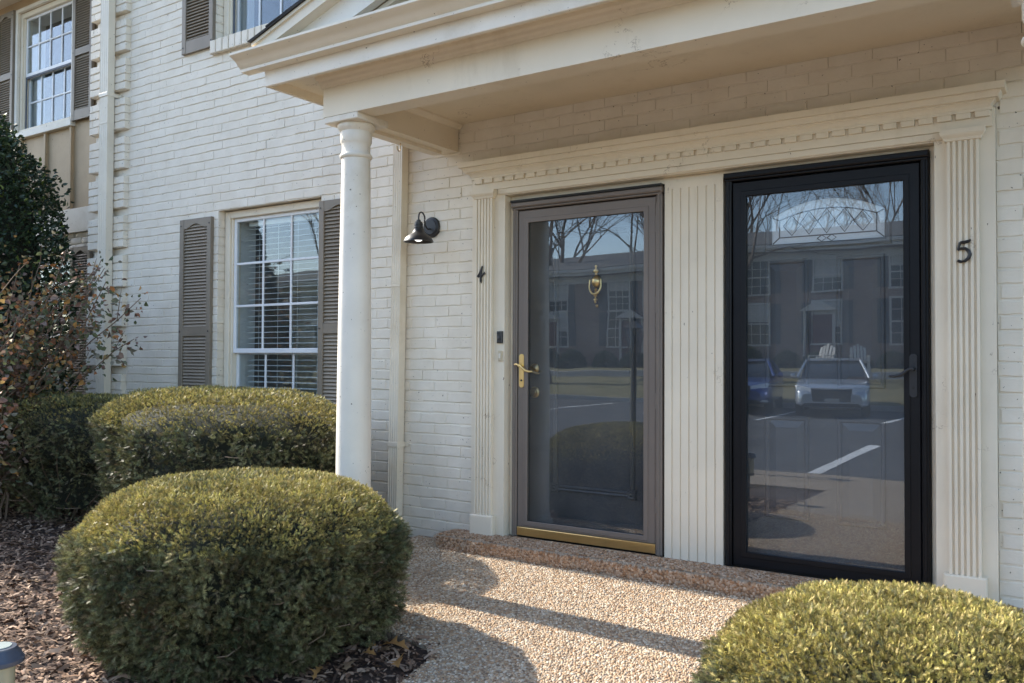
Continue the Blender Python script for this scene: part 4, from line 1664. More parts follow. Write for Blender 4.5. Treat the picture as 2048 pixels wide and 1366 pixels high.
def yew(label, cx, cy, rx, ry, z0, top, n, seed, zrim=.58, rb=.72, arc=None, stems=7, lump=.042, sc=1.0, bald=0.0, group=None, bronze=1.0):
    r = np.random.default_rng(seed)
    t = thing('yew_shrub', label, 'shrub', (cx, cy, z0), group=group)
    H_ = top - z0
    # area-weighted sampling of the meridian
    tt = np.linspace(0, 1, 400)
    rr, zz = dome_profile(tt, rb, 1, 1.0, zrim)
    dl = np.hypot(np.diff(rr) * (rx + ry) / 2, np.diff(zz) * H_)
    wgt = dl * (rr[1:] + rr[:-1]) / 2
    cdf = np.concatenate([[0], np.cumsum(wgt)]) / wgt.sum()
    u = np.interp(r.random(n), cdf, tt)
    a = r.random(n) * 2 * np.pi if arc is None else arc[0] + (arc[1] - arc[0]) * r.random(n)
    ru, zu = dome_profile(u, rb, 1, 1.0, zrim)
    e = .01
    r2, z2 = dome_profile(np.clip(u + e, 0, 1), rb, 1, 1.0, zrim)
    r1, z1 = dome_profile(np.clip(u - e, 0, 1), rb, 1, 1.0, zrim)
    tr_, tz = (r2 - r1) * (rx + ry) / 2, (z2 - z1) * H_
    ln = np.hypot(tr_, tz) + 1e-9
    nr, nz = tz / ln, -tr_ / ln
    Nn = np.stack([np.cos(a) * nr, np.sin(a) * nr, nz], 1)
    Pp = np.stack([np.cos(a) * ru * rx, np.sin(a) * ru * ry, zu * H_], 1)
    lum = wob(Pp, 2.6, seed) * lump + wob(Pp, 6.0, seed + 1) * lump * .8 + wob(Pp, 14.0, seed + 2) * lump * .35
    topf = np.clip((nz - .18) / .45, 0, 1)
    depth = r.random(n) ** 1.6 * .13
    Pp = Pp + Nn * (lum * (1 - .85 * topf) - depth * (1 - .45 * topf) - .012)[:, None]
    # holes low down on the sides where the growth is thin
    low = np.clip(1 - zu / .42, 0, 1)
    hole = wob(Pp, 4.2, seed + 5)
    keep = ~((hole > .30) & (r.random(n) < low * (.75 + bald)))
    keep &= ~((wob(Pp, 5.5, seed + 8) > .45) & (topf < .4) & (r.random(n) < .7))
    keep &= ~((wob(Pp, 12, seed + 12) > .55) & (r.random(n) < np.where(topf > .5, .45, .6)))
    # sprays: outward, arching up, with spread
    D = Nn * (.75 + .35 * topf)[:, None] + np.array([0, 0, .28]) * (1 - topf)[:, None] + r.normal(size=(n, 3)) * .55
    grp = wob(Pp, 9.0, seed + 9)
    D += np.stack([np.sin(grp * 7), np.cos(grp * 7), .2 * np.sin(grp * 13)], 1) * .35
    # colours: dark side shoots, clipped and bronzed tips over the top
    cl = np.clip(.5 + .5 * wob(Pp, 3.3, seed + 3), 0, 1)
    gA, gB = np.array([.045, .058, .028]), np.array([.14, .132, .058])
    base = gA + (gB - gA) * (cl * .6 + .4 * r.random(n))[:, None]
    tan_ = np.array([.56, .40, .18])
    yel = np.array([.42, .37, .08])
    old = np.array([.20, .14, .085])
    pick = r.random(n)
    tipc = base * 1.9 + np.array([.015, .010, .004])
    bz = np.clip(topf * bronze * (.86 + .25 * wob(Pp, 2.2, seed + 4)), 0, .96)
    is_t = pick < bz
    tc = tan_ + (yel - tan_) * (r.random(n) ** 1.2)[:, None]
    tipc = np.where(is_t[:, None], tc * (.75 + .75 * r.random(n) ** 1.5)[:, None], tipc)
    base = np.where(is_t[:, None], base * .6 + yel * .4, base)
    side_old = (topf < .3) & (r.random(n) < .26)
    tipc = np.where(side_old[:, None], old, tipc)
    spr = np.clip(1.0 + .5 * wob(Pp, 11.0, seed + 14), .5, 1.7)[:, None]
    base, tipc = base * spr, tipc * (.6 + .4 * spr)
    fade = (1 - np.clip(depth / .13, 0, 1) * .45)[:, None]  # deeper sprigs darkened, inner shade put into their colour
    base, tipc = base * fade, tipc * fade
    s = (.8 + .5 * r.random(n)) * sc
    s = np.where(topf > .5, s * .54, s * .92)
    k = keep
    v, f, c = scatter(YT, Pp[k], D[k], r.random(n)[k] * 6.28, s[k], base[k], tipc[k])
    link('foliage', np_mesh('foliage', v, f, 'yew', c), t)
    # solid core with the inner shade put into its near-black colour; bare stems
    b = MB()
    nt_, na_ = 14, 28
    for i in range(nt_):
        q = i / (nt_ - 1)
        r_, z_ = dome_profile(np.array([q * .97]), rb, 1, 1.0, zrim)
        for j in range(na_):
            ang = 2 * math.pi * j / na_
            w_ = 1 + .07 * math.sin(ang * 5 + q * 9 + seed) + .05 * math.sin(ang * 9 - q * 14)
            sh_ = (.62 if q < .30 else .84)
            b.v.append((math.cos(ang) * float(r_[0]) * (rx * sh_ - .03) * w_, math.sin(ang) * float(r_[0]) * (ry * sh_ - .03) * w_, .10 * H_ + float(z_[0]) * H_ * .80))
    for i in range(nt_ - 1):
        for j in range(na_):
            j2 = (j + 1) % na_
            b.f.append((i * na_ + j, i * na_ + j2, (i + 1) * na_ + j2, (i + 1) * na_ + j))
    b.build('shade_core', 'inner', t, True)
    for i in range(stems * 5):
        ang = r.random() * 6.28 if arc is None else arc[0] + (arc[1] - arc[0]) * r.random()
        q = .15 + .3 * r.random()
        e_ = .80 + .16 * r.random()
        p0 = (math.cos(ang) * rx * q, math.sin(ang) * ry * q, 0)
        p3 = (math.cos(ang + .3 * (r.random() - .5)) * rx * e_, math.sin(ang + .3 * (r.random() - .5)) * ry * e_, H_ * (.12 + .5 * r.random()))
        mid = [(p0[k_] * (1 - w_) + p3[k_] * w_ + (r.random() - .5) * .07) for k_ in range(3) for w_ in (.4,)]
        mid2 = [(p0[k_] * .25 + p3[k_] * .75 + (r.random() - .5) * .06) for k_ in range(3)]
        MB().tube([p0, mid, mid2, p3], [.009, .007, .005, .002], 5).build('stem', 'twig', t, True)
    # bare cut twigs showing on the flanks
    for i in range(stems * 6):
        ang = r.random() * 6.28
        z_ = H_ * (.15 + .5 * r.random())
        q = .93 + .07 * r.random()
        rr0 = float(dome_profile(np.array([min(.48, z_ / H_ / zrim * .48)]), rb, 1, 1.0, zrim)[0][0]) * q
        p0 = np.array([math.cos(ang) * rr0 * rx, math.sin(ang) * rr0 * ry, z_])
        tg = np.array([-math.sin(ang), math.cos(ang), .6 * (r.random() - .3)]) * (1 if r.random() < .5 else -1)
        l2 = .05 + .10 * r.random()
        rad_ = np.array([math.cos(ang), math.sin(ang), 0])
        MB().tube([tuple(p0 - rad_ * .05), tuple(p0 + tg * l2 * .5 + rad_ * .006), tuple(p0 + tg * l2 + rad_ * (.02 * (r.random() - .5)) + np.array([0, 0, .02 * (r.random() - .3)]))], [.003, .0026, .0012], 4).build('twig', 'pale_twig', t, True)
    return t


M['pale_twig'] = paint('pale_twig', (.30, .21, .14), .25, .8, 0, .3)
YT = needle_template()
yew('clipped yew dome in the left foreground, left of the walk', -1.485, -1.83, .665, .66, -.21, .535, 80000, 3, zrim=.66, rb=.76, group='clipped yew shrubs')
yew('clipped yew dome in the right foreground below door 5', 1.14, -1.84, .505, .52, -.19, .402, 84000, 21, zrim=.56, rb=.8, sc=.88, group='clipped yew shrubs')
yew('large clipped yew mound under the ground floor window', -3.10, -.72, 1.06, .60, -.17, .850, 52000, 5, zrim=.74, rb=.78, group='clipped yew shrubs', sc=1.12, bald=.1)
yew('darker low yew at the left end of the window hedge', -4.95, -.62, .98, .50, -.17, .765, 32000, 8, zrim=.80, rb=.80, group='clipped yew shrubs', sc=1.15, bald=.25, bronze=.45, stems=12)


# tall glossy evergreen at the left
def evergreen():
    r = np.random.default_rng(41)
    cx, cy, z0, top, R_ = -7.07, -.45, -.15, 3.62, 1.0
    t = thing('evergreen_tree', 'tall dark glossy evergreen clipped to a cone at the left edge', 'tree', (cx, cy, z0))
    n = 30000
    u = r.random(n) ** .8
    h = u * (top - z0)
    prof_ = np.interp(u, [0, .1, .3, .5, .62, .70, .76, .80, .85, .89, .94, 1.0], [.80, .95, 1.0, .99, .93, .85, .75, .65, .53, .42, .24, .03]) * R_
    a = r.random(n) * 2 * np.pi
    Pp = np.stack([np.cos(a) * prof_, np.sin(a) * prof_ * .78, h], 1)
    Nn = np.stack([np.cos(a), np.sin(a), np.full(n, .35)], 1)
    Pp += Nn * (wob(Pp, 1.6, 51) * .09 + wob(Pp, 5, 52) * .06 - r.random(n) ** 1.3 * .26)[:, None]
    D = Nn * .8 + r.normal(size=(n, 3)) * .7 + np.array([0, 0, .1])
    gA, gB, gY = np.array([.016, .032, .016]), np.array([.045, .072, .03]), np.array([.13, .17, .035])
    c0 = gA + (gB - gA) * r.random((n, 1))
    yl_ = r.random(n) < .05 + .05 * np.clip(wob(Pp, 3, 55), 0, 1)
    c0 = np.where(yl_[:, None], gY, c0)
    v, f, c = scatter(leaf_template(.046, .024), Pp, D, r.random(n) * 6.28, .8 + .5 * r.random(n), c0 * .8, c0 * 1.3)
    link('crown', np_mesh('crown', v, f, 'leaf', c), t)
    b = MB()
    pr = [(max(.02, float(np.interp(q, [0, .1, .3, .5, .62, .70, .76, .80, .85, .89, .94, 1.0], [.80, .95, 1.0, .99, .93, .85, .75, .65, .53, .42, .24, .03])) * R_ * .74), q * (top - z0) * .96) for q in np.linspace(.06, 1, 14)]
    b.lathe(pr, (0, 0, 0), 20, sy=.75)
    b.build('shade_core', 'inner', t, True)  # near-black filler standing in for shade inside the crown
    MB().lathe([(.09, 0), (.07, .4), (.05, 1.5)], (0, 0, 0), 10).build('trunk', 'bark', t, True)


evergreen()


# straggly rose bush with withered leaves
def rose():
    r = random.Random(17)
    t = thing('rose_bush', 'straggly half-bare rose bush with withered orange leaves at the left', 'bush', (-5.36, -1.18, -.17))
    lv = {'g': [], 'o': [], 'b': []}
    P, D, C0, C1, S = [], [], [], [], []
    stems = 0
    for i in range(66):
        ang = r.uniform(-.9, 3.9)
        lean_ = r.uniform(.08, .42)
        if i >= 40:           # long thin shoots to the right
            ang = r.uniform(-.55, .35)
            lean_ = r.uniform(.3, .62)
        L_ = r.uniform(1.2, 2.35) if i < 40 else r.uniform(.7, 1.2)
        p = Vector((r.uniform(-.28, .28), r.uniform(-.15, .15), 0))
        d = Vector((math.cos(ang) * lean_, math.sin(ang) * lean_ * .55, 1)).normalized()
        pts, rs = [p.copy()], [.008]
        ns = 9
        for k in range(ns):
            d = (d + Vector((r.gauss(0, .16), r.gauss(0, .13), r.gauss(-.03, .12)))).normalized()
            p = p + d * L_ / ns
            pts.append(p.copy())
            rs.append(.008 * (1 - k / ns) + .0022)
            if k > 1:
                nl = r.randrange(20, 42) if (i < 40 and k > 2) else r.randrange(0, 5)
                for q in range(nl):
                    e = Vector((r.gauss(0, 1), r.gauss(0, 1), r.gauss(.1, .7))).normalized()
                    P.append(p + e * r.uniform(.01, .15) - d * r.random() * L_ / ns)
                    D.append(e + Vector((0, 0, -.35)))
                    w = r.random()
                    hz = p.z
                    if w < .22 + (.30 if (p.x < -.05 and hz > 1.2) else 0):
                        c = r.choice([(.40, .17, .06), (.46, .25, .08), (.28, .13, .07), (.42, .28, .11)])
                    elif w < .74:
                        c = r.choice([(.13, .15, .075), (.19, .19, .12), (.10, .12, .06), (.23, .21, .15)])
                    else:
                        c = r.choice([(.22, .13, .10), (.16, .10, .07), (.27, .19, .15)])
                    C0.append([x * .75 for x in c])
                    C1.append([x * 1.15 for x in c])
                    S.append(r.uniform(.5, 1.15))
            if k > 2 and r.random() < .45:      # side twig
                e = (d + Vector((r.gauss(0, .7), r.gauss(0, .5), r.gauss(.1, .4)))).normalized()
                l2 = r.uniform(.1, .32)
                MB().tube([p, p + e * l2 * .5 + Vector((0, 0, .01)), p + e * l2], [.004, .003, .0015], 4).build('twig', 'twig', t, True)
        MB().tube(pts, rs, 5).build('stem', 'twig', t, True)
    P, D, C0, C1, S = map(np.array, (P, D, C0, C1, S))
    v, f, c = scatter(leaf_template(.052, .036, .3), P, D, np.random.default_rng(3).random(len(P)) * 6.28, S, C0, C1)
    link('leaves', np_mesh('leaves', v, f, 'dry_leaf', c), t)


rose()


# ---------------------------------------------------------------- mulch chips and fallen leaves
def mulch():
    r = np.random.default_rng(77)
    n = 60000
    x = r.uniform(-7.5, -.45, n)
    y = r.uniform(-3.4, -.15, n)
    k = np.array([not in_poly(a, b_) for a, b_ in zip(x + r.normal(0, .03, n), y + r.normal(0, .03, n))])
    # only where the bed can be seen: thin out what lies under the shrubs
    k &= ~(((x + 1.5) / .45) ** 2 + ((y + 1.83) / .45) ** 2 < 1)
    k &= ~((x > -4.0) & (x < -2.2) & (y > -.9))
    k &= (x > -4.4) | (y > -2.6)
    x, y = x[k], y[k]
    n = len(x)
    z = np.array([max(bed_z(a, b_) + .002 + q_ * .022, zslab(b_) + .004 if in_poly(a, b_) else -9) for a, b_, q_ in zip(x, y, r.random(n))])
    L_ = .010 + .05 * r.random(n) ** 2.2
    w = .002 + .005 * r.random(n)
    V = np.array([(-1, -1, 0), (1, -1, 0), (1, 1, 0), (-1, 1, 0), (0, -1.15, .22), (0, 1.15, .22)], float)
    T = np.array([(0, 4, 5), (0, 5, 3), (4, 1, 2), (4, 2, 5)])
    A = r.random(n) * 6.28
    W_ = np.repeat(V[None], n, 0)
    W_[:, :, 0] *= L_[:, None] / 2
    W_[:, :, 1] *= w[:, None]
    W_[:, :, 2] *= (L_ * .35)[:, None]
    tz = r.normal(0, .28, n)[:, None]
    rl = r.normal(0, .5, n)[:, None]
    W_[:, :, 2] += W_[:, :, 0] * tz + W_[:, :, 1] * rl
    ca, sa = np.cos(A)[:, None], np.sin(A)[:, None]
    X = W_[:, :, 0] * ca - W_[:, :, 1] * sa
    Y = W_[:, :, 0] * sa + W_[:, :, 1] * ca
    W_[:, :, 0], W_[:, :, 1] = X, Y
    W_ += np.stack([x, y, z], 1)[:, None]
    pal = np.array([(.20, .12, .075), (.13, .078, .05), (.29, .19, .125), (.37, .26, .18), (.09, .055, .038), (.24, .15, .10)])
    c = np.repeat(pal[r.integers(0, 6, n)] * (.75 + .5 * r.random((n, 1))), 6, 0)
    F = (T[None] + (np.arange(n) * 6)[:, None, None]).reshape(-1, 3)
    link('bark_mulch', np_mesh('bark_mulch', W_.reshape(-1, 3), F, 'chip', c), None, kind='stuff')


mulch()


def oak_leaf(seed, L_=.1, col=(.36, .19, .07)):
    """lobed dry leaf, curled, with thickness of a sheet; one object each"""
    r = random.Random(seed)
    half = [(0, .0), (.10, .05), (.16, .17), (.22, .10), (.34, .09), (.44, .30), (.52, .13), (.62, .10), (.72, .22), (.80, .09), (.90, .06), (1.0, 0)]
    V, F = [], []
    cu, tw = r.uniform(.3, .9), r.uniform(-.6, .6)
    for t_, w in half:
        for s in (-1, 0, 1):
            ww = w * s * r.uniform(.85, 1.15)
            zz = .18 * cu * math.sin(t_ * 3.0) + cu * (ww * ww) * 1.8 + tw * ww * t_ + r.uniform(-.01, .01)
            V.append((t_ * L_, ww * L_, zz * L_))
    for i in range(len(half) - 1):
        for s in (0, 1):
            F.append((i * 3 + s, (i + 1) * 3 + s, (i + 1) * 3 + s + 1, i * 3 + s + 1))
    V += [(-.35 * L_, .03 * L_, .02 * L_), (-.35 * L_, .05 * L_, .02 * L_)]
    F.append((len(V) - 2, 0, 2, len(V) - 1))
    me = bpy.data.meshes.new('fallen_leaf')
    me.from_pydata(V, [], F)
    me.polygons.foreach_set('use_smooth', [True] * len(F))
    a = me.attributes.new('tint', 'FLOAT_COLOR', 'POINT')
    for i in range(len(V)):
        k = r.uniform(.8, 1.2)
        a.data[i].color = (col[0] * k, col[1] * k, col[2] * k, 1)
    me.materials.append(M['dry_leaf'])
    return me


LV = [oak_leaf(i, .1, c) for i, c in enumerate([(.40, .21, .07), (.36, .24, .15), (.30, .16, .08), (.45, .30, .17), (.24, .13, .08)])]
spots = [(-.90, -1.62, 1.5, .2, 'large orange oak leaf beside the left foreground shrub'), (-.72, -1.70, 1.2, -.8, 'orange oak leaf lying nearest the walk by the left foreground shrub'),
         (-.84, -1.86, 1.25, 2.2, 'pale brown curled leaf at the foot of the left foreground shrub'), (-.62, -1.95, .5, .9, 'small tan leaf on the mulch edge beside the walk')]
for x, y, s, a, lab in spots:
    link('fallen_leaf', LV[rnd.randrange(5)] if s < 1.15 else LV[0 if 'orange' in lab else 3], None, (x, y, bed_z(x, y) + .028), (rnd.uniform(-.3, .3), rnd.uniform(-.3, .3), a), (s, s, s), label=lab, category='leaf', group='fallen leaves')
G1 = 'fallen leaves'
for i in range(46):
    if i < 18:
        x, y = rnd.uniform(-6.4, -3.9), rnd.uniform(-1.5, -.85)
        lab = 'dry brown leaf on the mulch below the dark low yew'
    elif i < 30:
        x, y = rnd.uniform(-3.9, -2.3), rnd.uniform(-2.4, -1.3)
        lab = 'dry brown leaf on the open mulch at the left'
    else:
        x, y = rnd.uniform(-1.35, -.7), rnd.uniform(-2.3, -1.48)
        lab = 'dry brown leaf on the mulch beside the left foreground shrub'
        if in_poly(x, y):
            x -= .25
    s = rnd.uniform(.5, .95)
    link('fallen_leaf', LV[rnd.randrange(5)], None, (x, y, bed_z(x, y) + .026), (rnd.uniform(-.4, .4), rnd.uniform(-.4, .4), rnd.uniform(0, 6.28)), (s, s, s), label=lab, category='leaf', group=lab.replace('dry brown leaf', 'dry brown leaves'))

# solar path light, bottom left corner
M['path_cap'] = paint('path_light_cap', (.05, .06, .085), .1, .35)
t = thing('path_light', 'round-capped solar path light at the bottom left corner', 'path light', (-.935, -3.112, -.19))
hz = .40
MB().lathe([(.030, hz + .030), (.046, hz + .028), (.047, hz + .022), (.058, hz + .012), (.060, hz + .002), (.066, hz - .004), (.066, hz - .014), (.060, hz - .018), (.03, hz - .02)], (0, 0, 0), 36).build('cap', 'path_cap' if 'path_cap' in M else 'black_alu', t, 40)
M['panel'] = paint('solar_panel', (.32, .36, .34), .1, .2)
MB().lathe([(.034, hz + .0285), (.034, hz + .0315), (.001, hz + .0320)], (0, 0, 0), 28).build('solar_cell', 'panel', t)
M['clear'] = glass_mat('path_light_glass', .05, (.85, .85, .78), .02, 8)
M['lens'] = paint('ribbed_lens', (.34, .32, .22), .25, .2, 0, .5, scale=4)
MB().lathe([(.042, hz - .15), (.044, hz - .019)], (0, 0, 0), 32, cap=False).build('lens', 'lens', t, True)
MB().lathe([(.012, hz - .149), (.012, hz - .02)], (0, 0, 0), 12).build('core', 'ivory', t, True)
MB().lathe([(.046, hz - .17), (.046, hz - .15), (.02, hz - .149), (.001, hz - .149)], (0, 0, 0), 28).build('collar', 'black_alu', t)
MB().lathe([(.009, -.05), (.009, hz - .17)], (0, 0, 0), 10).build('stake', 'black_alu', t)

# ---------------------------------------------------------------- what stands behind the camera (seen in the glass)
M['far_brick'] = None


def far_brick():
    m, nt, p, out = newmat('far_brick')
    v = pos(nt)
    br = N(nt, 'ShaderNodeTexBrick')
    br.inputs['Scale'].default_value = 1
    br.inputs['Color1'].default_value = (.19, .12, .095, 1)
    br.inputs['Color2'].default_value = (.24, .155, .12, 1)
    br.inputs['Mortar'].default_value = (.30, .26, .22, 1)
    br.inputs['Mortar Size'].default_value = .008
    br.inputs['Brick Width'].default_value = .21
    br.inputs['Row Height'].default_value = .068
    mp = N(nt, 'ShaderNodeMapping')
    mp.inputs['Rotation'].default_value = (math.pi / 2, 0, 0)
    nt.links.new(v, mp.inputs['Vector'])
    nt.links.new(mp.outputs[0], br.inputs['Vector'])
    nt.links.new(br.outputs[0], p.inputs['Base Color'])
    p.inputs['Roughness'].default_value = .9
    return m


M['far_brick'] = far_brick()
M['far_roof'] = paint('far_roof', (.10, .095, .09), .2, .9)
M['far_trim'] = paint('far_trim', (.52, .50, .46), .05, .5)
M['far_blind'] = paint('far_blind', (.42, .41, .38), .05, .6)
M['far_door'] = paint('far_door', (.10, .03, .025), .1, .5)
M['far_shutter'] = paint('far_shutter', (.05, .055, .06), .1, .6)


def far_house(x0, x1, y, zb, zt, label):
    t = thing('far_townhouse', label, 'townhouse', ((x0 + x1) / 2, y, zb))
    ox, oy, oz = (x0 + x1) / 2, y, zb
    L_ = lambda mb, n_, m_, p_=t: mb.build(n_, m_, p_)
    b = MB()
    b.box(x0 - ox, x1 - ox, -9, 0, -.5, zt - zb)
    L_(b, 'wall', 'far_brick')
    b = MB()
    b.prism([(.55, zt - zb), (-4.5, zt - zb + 1.25), (-9.6, zt - zb), (-9.6, zt - zb - .12), (.55, zt - zb - .12)], 'x', x0 - ox - .3, x1 - ox + .3)
    L_(b, 'roof', 'far_roof')
    L_(MB().box(x0 - ox - .3, x1 - ox + .3, .46, .56, zt - zb - .30, zt - zb - .125), 'fascia', 'far_trim')
    nwin = int((x1 - x0) / 2.75)
    for i in range(nwin):
        xc = x0 + (i + .5) * (x1 - x0) / nwin - ox
        for zc, h in ((1.75, 1.55), (zt - zb - 1.25, 1.25)):
            w = .95
            b = MB()
            b.box(xc - w / 2 - .06, xc - w / 2, -.02, .05, zc - h / 2, zc + h / 2).box(xc + w / 2, xc + w / 2 + .06, -.02, .05, zc - h / 2, zc + h / 2)
            b.box(xc - w / 2 - .06, xc + w / 2 + .06, -.02, .06, zc + h / 2, zc + h / 2 + .08).box(xc - w / 2 - .08, xc + w / 2 + .08, -.02, .09, zc - h / 2 - .07, zc - h / 2)
            b.box(xc - w / 2, xc + w / 2, -.02, .045, zc - .025, zc + .025)
            for k in (1, 2):
                b.box(xc - w / 2 + w * k / 3 - .012, xc - w / 2 + w * k / 3 + .012, -.02, .035, zc - h / 2, zc + h / 2)
            for k in (-.25, .25):
                b.box(xc - w / 2, xc + w / 2, -.02, .034, zc + h * k - .012, zc + h * k + .012)
            wn_ = L_(b, 'window', 'far_trim')
            MB().box(xc - w / 2, xc + w / 2, .004, .012, zc - h / 2, zc + h / 2).build('pane', 'glass_dark', wn_)
            if (i + int(zc)) % 3 != 1:
                hb = h * (.3 + .3 * ((i * 7) % 3) / 2)
                MB().box(xc - w / 2 + .02, xc + w / 2 - .02, .013, .016, zc + h / 2 - hb, zc + h / 2 - .01).build('blind', 'far_blind', wn_)
            for s in (-1, 1):
                xa = xc + s * (w / 2 + .09) + (0 if s > 0 else -.36)
                L_(MB().box(xa, xa + .36, .003, .05, zc - h / 2, zc + h / 2), 'shutter', 'far_shutter')
    for xx in (x0 + .35, x1 - .35):
        L_(MB().box(xx - ox - .045, xx - ox + .045, .005, .09, 0, zt - zb - .15), 'downspout', 'far_trim')
    L_(MB().box(x0 - ox - .3, x1 - ox + .3, .565, .66, zt - zb - .16, zt - zb - .05), 'gutter', 'far_trim')
    L_(MB().box(x0 - ox, x1 - ox, .003, .03, zt - zb - .62, zt - zb - .305), 'frieze', 'far_trim')
    for k in range(3):
        xd = x0 - ox + (x1 - x0) * (k + .5) / 3 + 1.1
        dr = L_(MB().box(xd - .46, xd + .46, .003, .05, -.05, 2.05), 'door', 'far_door')
        MB().box(xd - .56, xd - .47, .003, .09, -.05, 2.2).build('door_trim', 'far_trim', dr)
        MB().box(xd + .47, xd + .56, .003, .09, -.05, 2.2).build('door_trim', 'far_trim', dr)
        MB().prism([(xd - .7, 2.2), (xd + .7, 2.2), (xd, 2.6)], 'y', .003, .25).build('door_pediment', 'far_trim', dr)
    return t


m_, nt_, p_, o_ = newmat('dark_reflecting_glass')
p_.inputs['Base Color'].default_value = (.03, .035, .04, 1)
p_.inputs['Roughness'].default_value = .04
M['glass_dark'] = m_
far_house(-13.6, -2.6, -29.5, .75, 5.6, 'brick townhouse across the car park, mirrored in the black storm door')
far_house(-27, -14.4, -30.5, .75, 5.2, 'brick townhouse across the car park, mirrored in the taupe storm door')
far_house(-42, -28, -29.5, .75, 5.4, 'brick townhouse across the car park, mirrored in the ground floor window')
far_house(-2.4, 9, -30.2, .75, 5.5, 'brick townhouse across the car park, out of view of both doors')


# ---- bare trees
def bare_tree_mesh(seed, H_=9.0, r0=.19, lean=0.0, depth=6):
    r = random.Random(seed)
    b = MB()

    def grow(p, d, L_, rad, lev):
        nseg = 4 if lev < 2 else 3
        pts, rs = [p.copy()], [rad]
        for k in range(nseg):
            d = (d + Vector((r.gauss(0, .10), r.gauss(0, .10), r.gauss(.03, .07)))).normalized()
            p = p + d * L_ / nseg
            pts.append(p.copy())
            rs.append(rad * (1 - .34 * (k + 1) / nseg))
        b.tube(pts, rs, 6 if lev < 2 else (4 if lev < 4 else 3), cap=lev == 0)
        if lev >= depth:
            return
        nb_ = 3 if lev < 3 else r.choice((2, 3))
        for k in range(nb_):
            a = r.uniform(0, 6.28)
            sp = r.uniform(.35, .85) if k else r.uniform(.05, .3)
            ax = d.orthogonal().normalized()
            ax.rotate(Matrix.Rotation(a, 3, d))
            nd_ = (d * math.cos(sp) + ax * math.sin(sp) + Vector((0, 0, .12))).normalized()
            j = r.choice((-1, -1, -2)) if k else -1
            grow(pts[j], nd_, L_ * r.uniform(.62, .82), rs[j] * (.78 if k == 0 else .6), lev + 1)
    grow(Vector((0, 0, -.3)), Vector((lean, 0, 1)).normalized(), H_ * .30, r0, 0)
    return b


TM = [bare_tree_mesh(s, 11, .24, l).mesh('trunk_and_branches', 'bark', True) for s, l in ((5, 0), (9, .12), (14, -.08))]
tree_lab = [(-8.5, -24.0, 1.0, .4, 'bare tree left of the silver car in the door 5 reflection'), (-5.4, -40, 1.15, 1.9, 'bare tree above the roof reflected at the left of door 5'), (-2.2, -41, 1.2, 3.3, 'bare tree above the roof reflected at the right of door 5'),
            (-9.6, -41, 1.1, 4.4, 'bare tree behind the far roof between the two doors'), (-15.5, -23.5, 1.0, 2.6, 'bare leaning tree in the door 4 reflection'), (-17.5, -41, 1.25, .9, 'bare tree above the roof reflected in door 4'),
            (-22, -40, 1.2, 5.2, 'second bare tree above the roof reflected in door 4'), (-27, -38, 1.2, 2.2, 'bare tree reflected in the ground floor window'), (-36, -41, 1.4, 3.7, 'bare tree behind the houses reflected in the ground floor window'),
            (-37, -36, 1.3, 1.2, 'bare tree far along the car park reflected in the window'), (-12.6, -42, 1.2, 2.9, 'bare tree behind the far roofs right of door 4'), (-6.9, -44, 1.3, .2, 'far bare tree behind the roofs seen in door 5'),
            (-18.8, -37, 1.25, 3.0, 'bare tree close behind the roof at the right of the door 4 reflection'), (-15.2, -39, 1.3, 5.6, 'bare tree behind the roof at the left of the door 4 reflection'), (-4.0, -37, 1.1, 2.4, 'bare tree close behind the roof above the silver car'), (-12.0, -37, 1.2, 1.1, 'bare tree close behind the roof left of the door 5 reflection'), (-24.5, -36, 1.3, .7, 'bare tree in the middle of the window reflection'), (-20.5, -33.0, 1.2, 4.0, 'bare tree between two far houses'),
            (-40, -39, 1.5, 2.0, 'bare tree reflected near the window centre'), (-33, -44, 1.6, .5, 'tall bare tree at the back of the window reflection'), (-44, -42, 1.6, 4.6, 'tall bare tree at the left of the window reflection'), (-29.5, -41, 1.5, 5.9, 'tall bare tree at the right of the window reflection')]
for i, (x, y, s, a, lab) in enumerate(tree_lab):
    z = .7 if y < -26 else -.05
    t = thing('bare_tree', lab, 'tree', (x, y, z), (0, 0, a), 'bare trees across the car park')
    t.scale = (s, s, s)
    link('trunk', TM[i % 3], t)

# a dark conifer mirrored in the ground floor window
t = thing('conifer', 'dark conifer reflected in the ground floor window', 'tree', (-28.3, -18.2, -.2))
t.scale = (1.4, 1.4, 1.2)
r = np.random.default_rng(8)
n = 9000
u = r.random(n) ** .7
a = r.random(n) * 6.283
rad = (1 - u) * 2.2 + .1
Pp = np.stack([np.cos(a) * rad, np.sin(a) * rad, .5 + u * 8], 1)
D = np.stack([np.cos(a), np.sin(a), np.full(n, -.1)], 1) + r.normal(size=(n, 3)) * .5
c0 = np.tile(np.array([.02, .04, .02]), (n, 1)) * (.6 + .8 * r.random((n, 1)))
v, f, c = scatter(leaf_template(.42, .2), Pp, D, a, np.ones(n), c0, c0 * 1.3)
link('crown', np_mesh('crown', v, f, 'leaf', c), t)
MB().lathe([(.2, 0), (.15, 2), (.03, 8)], (0, 0, 0), 8).build('trunk', 'bark', t)


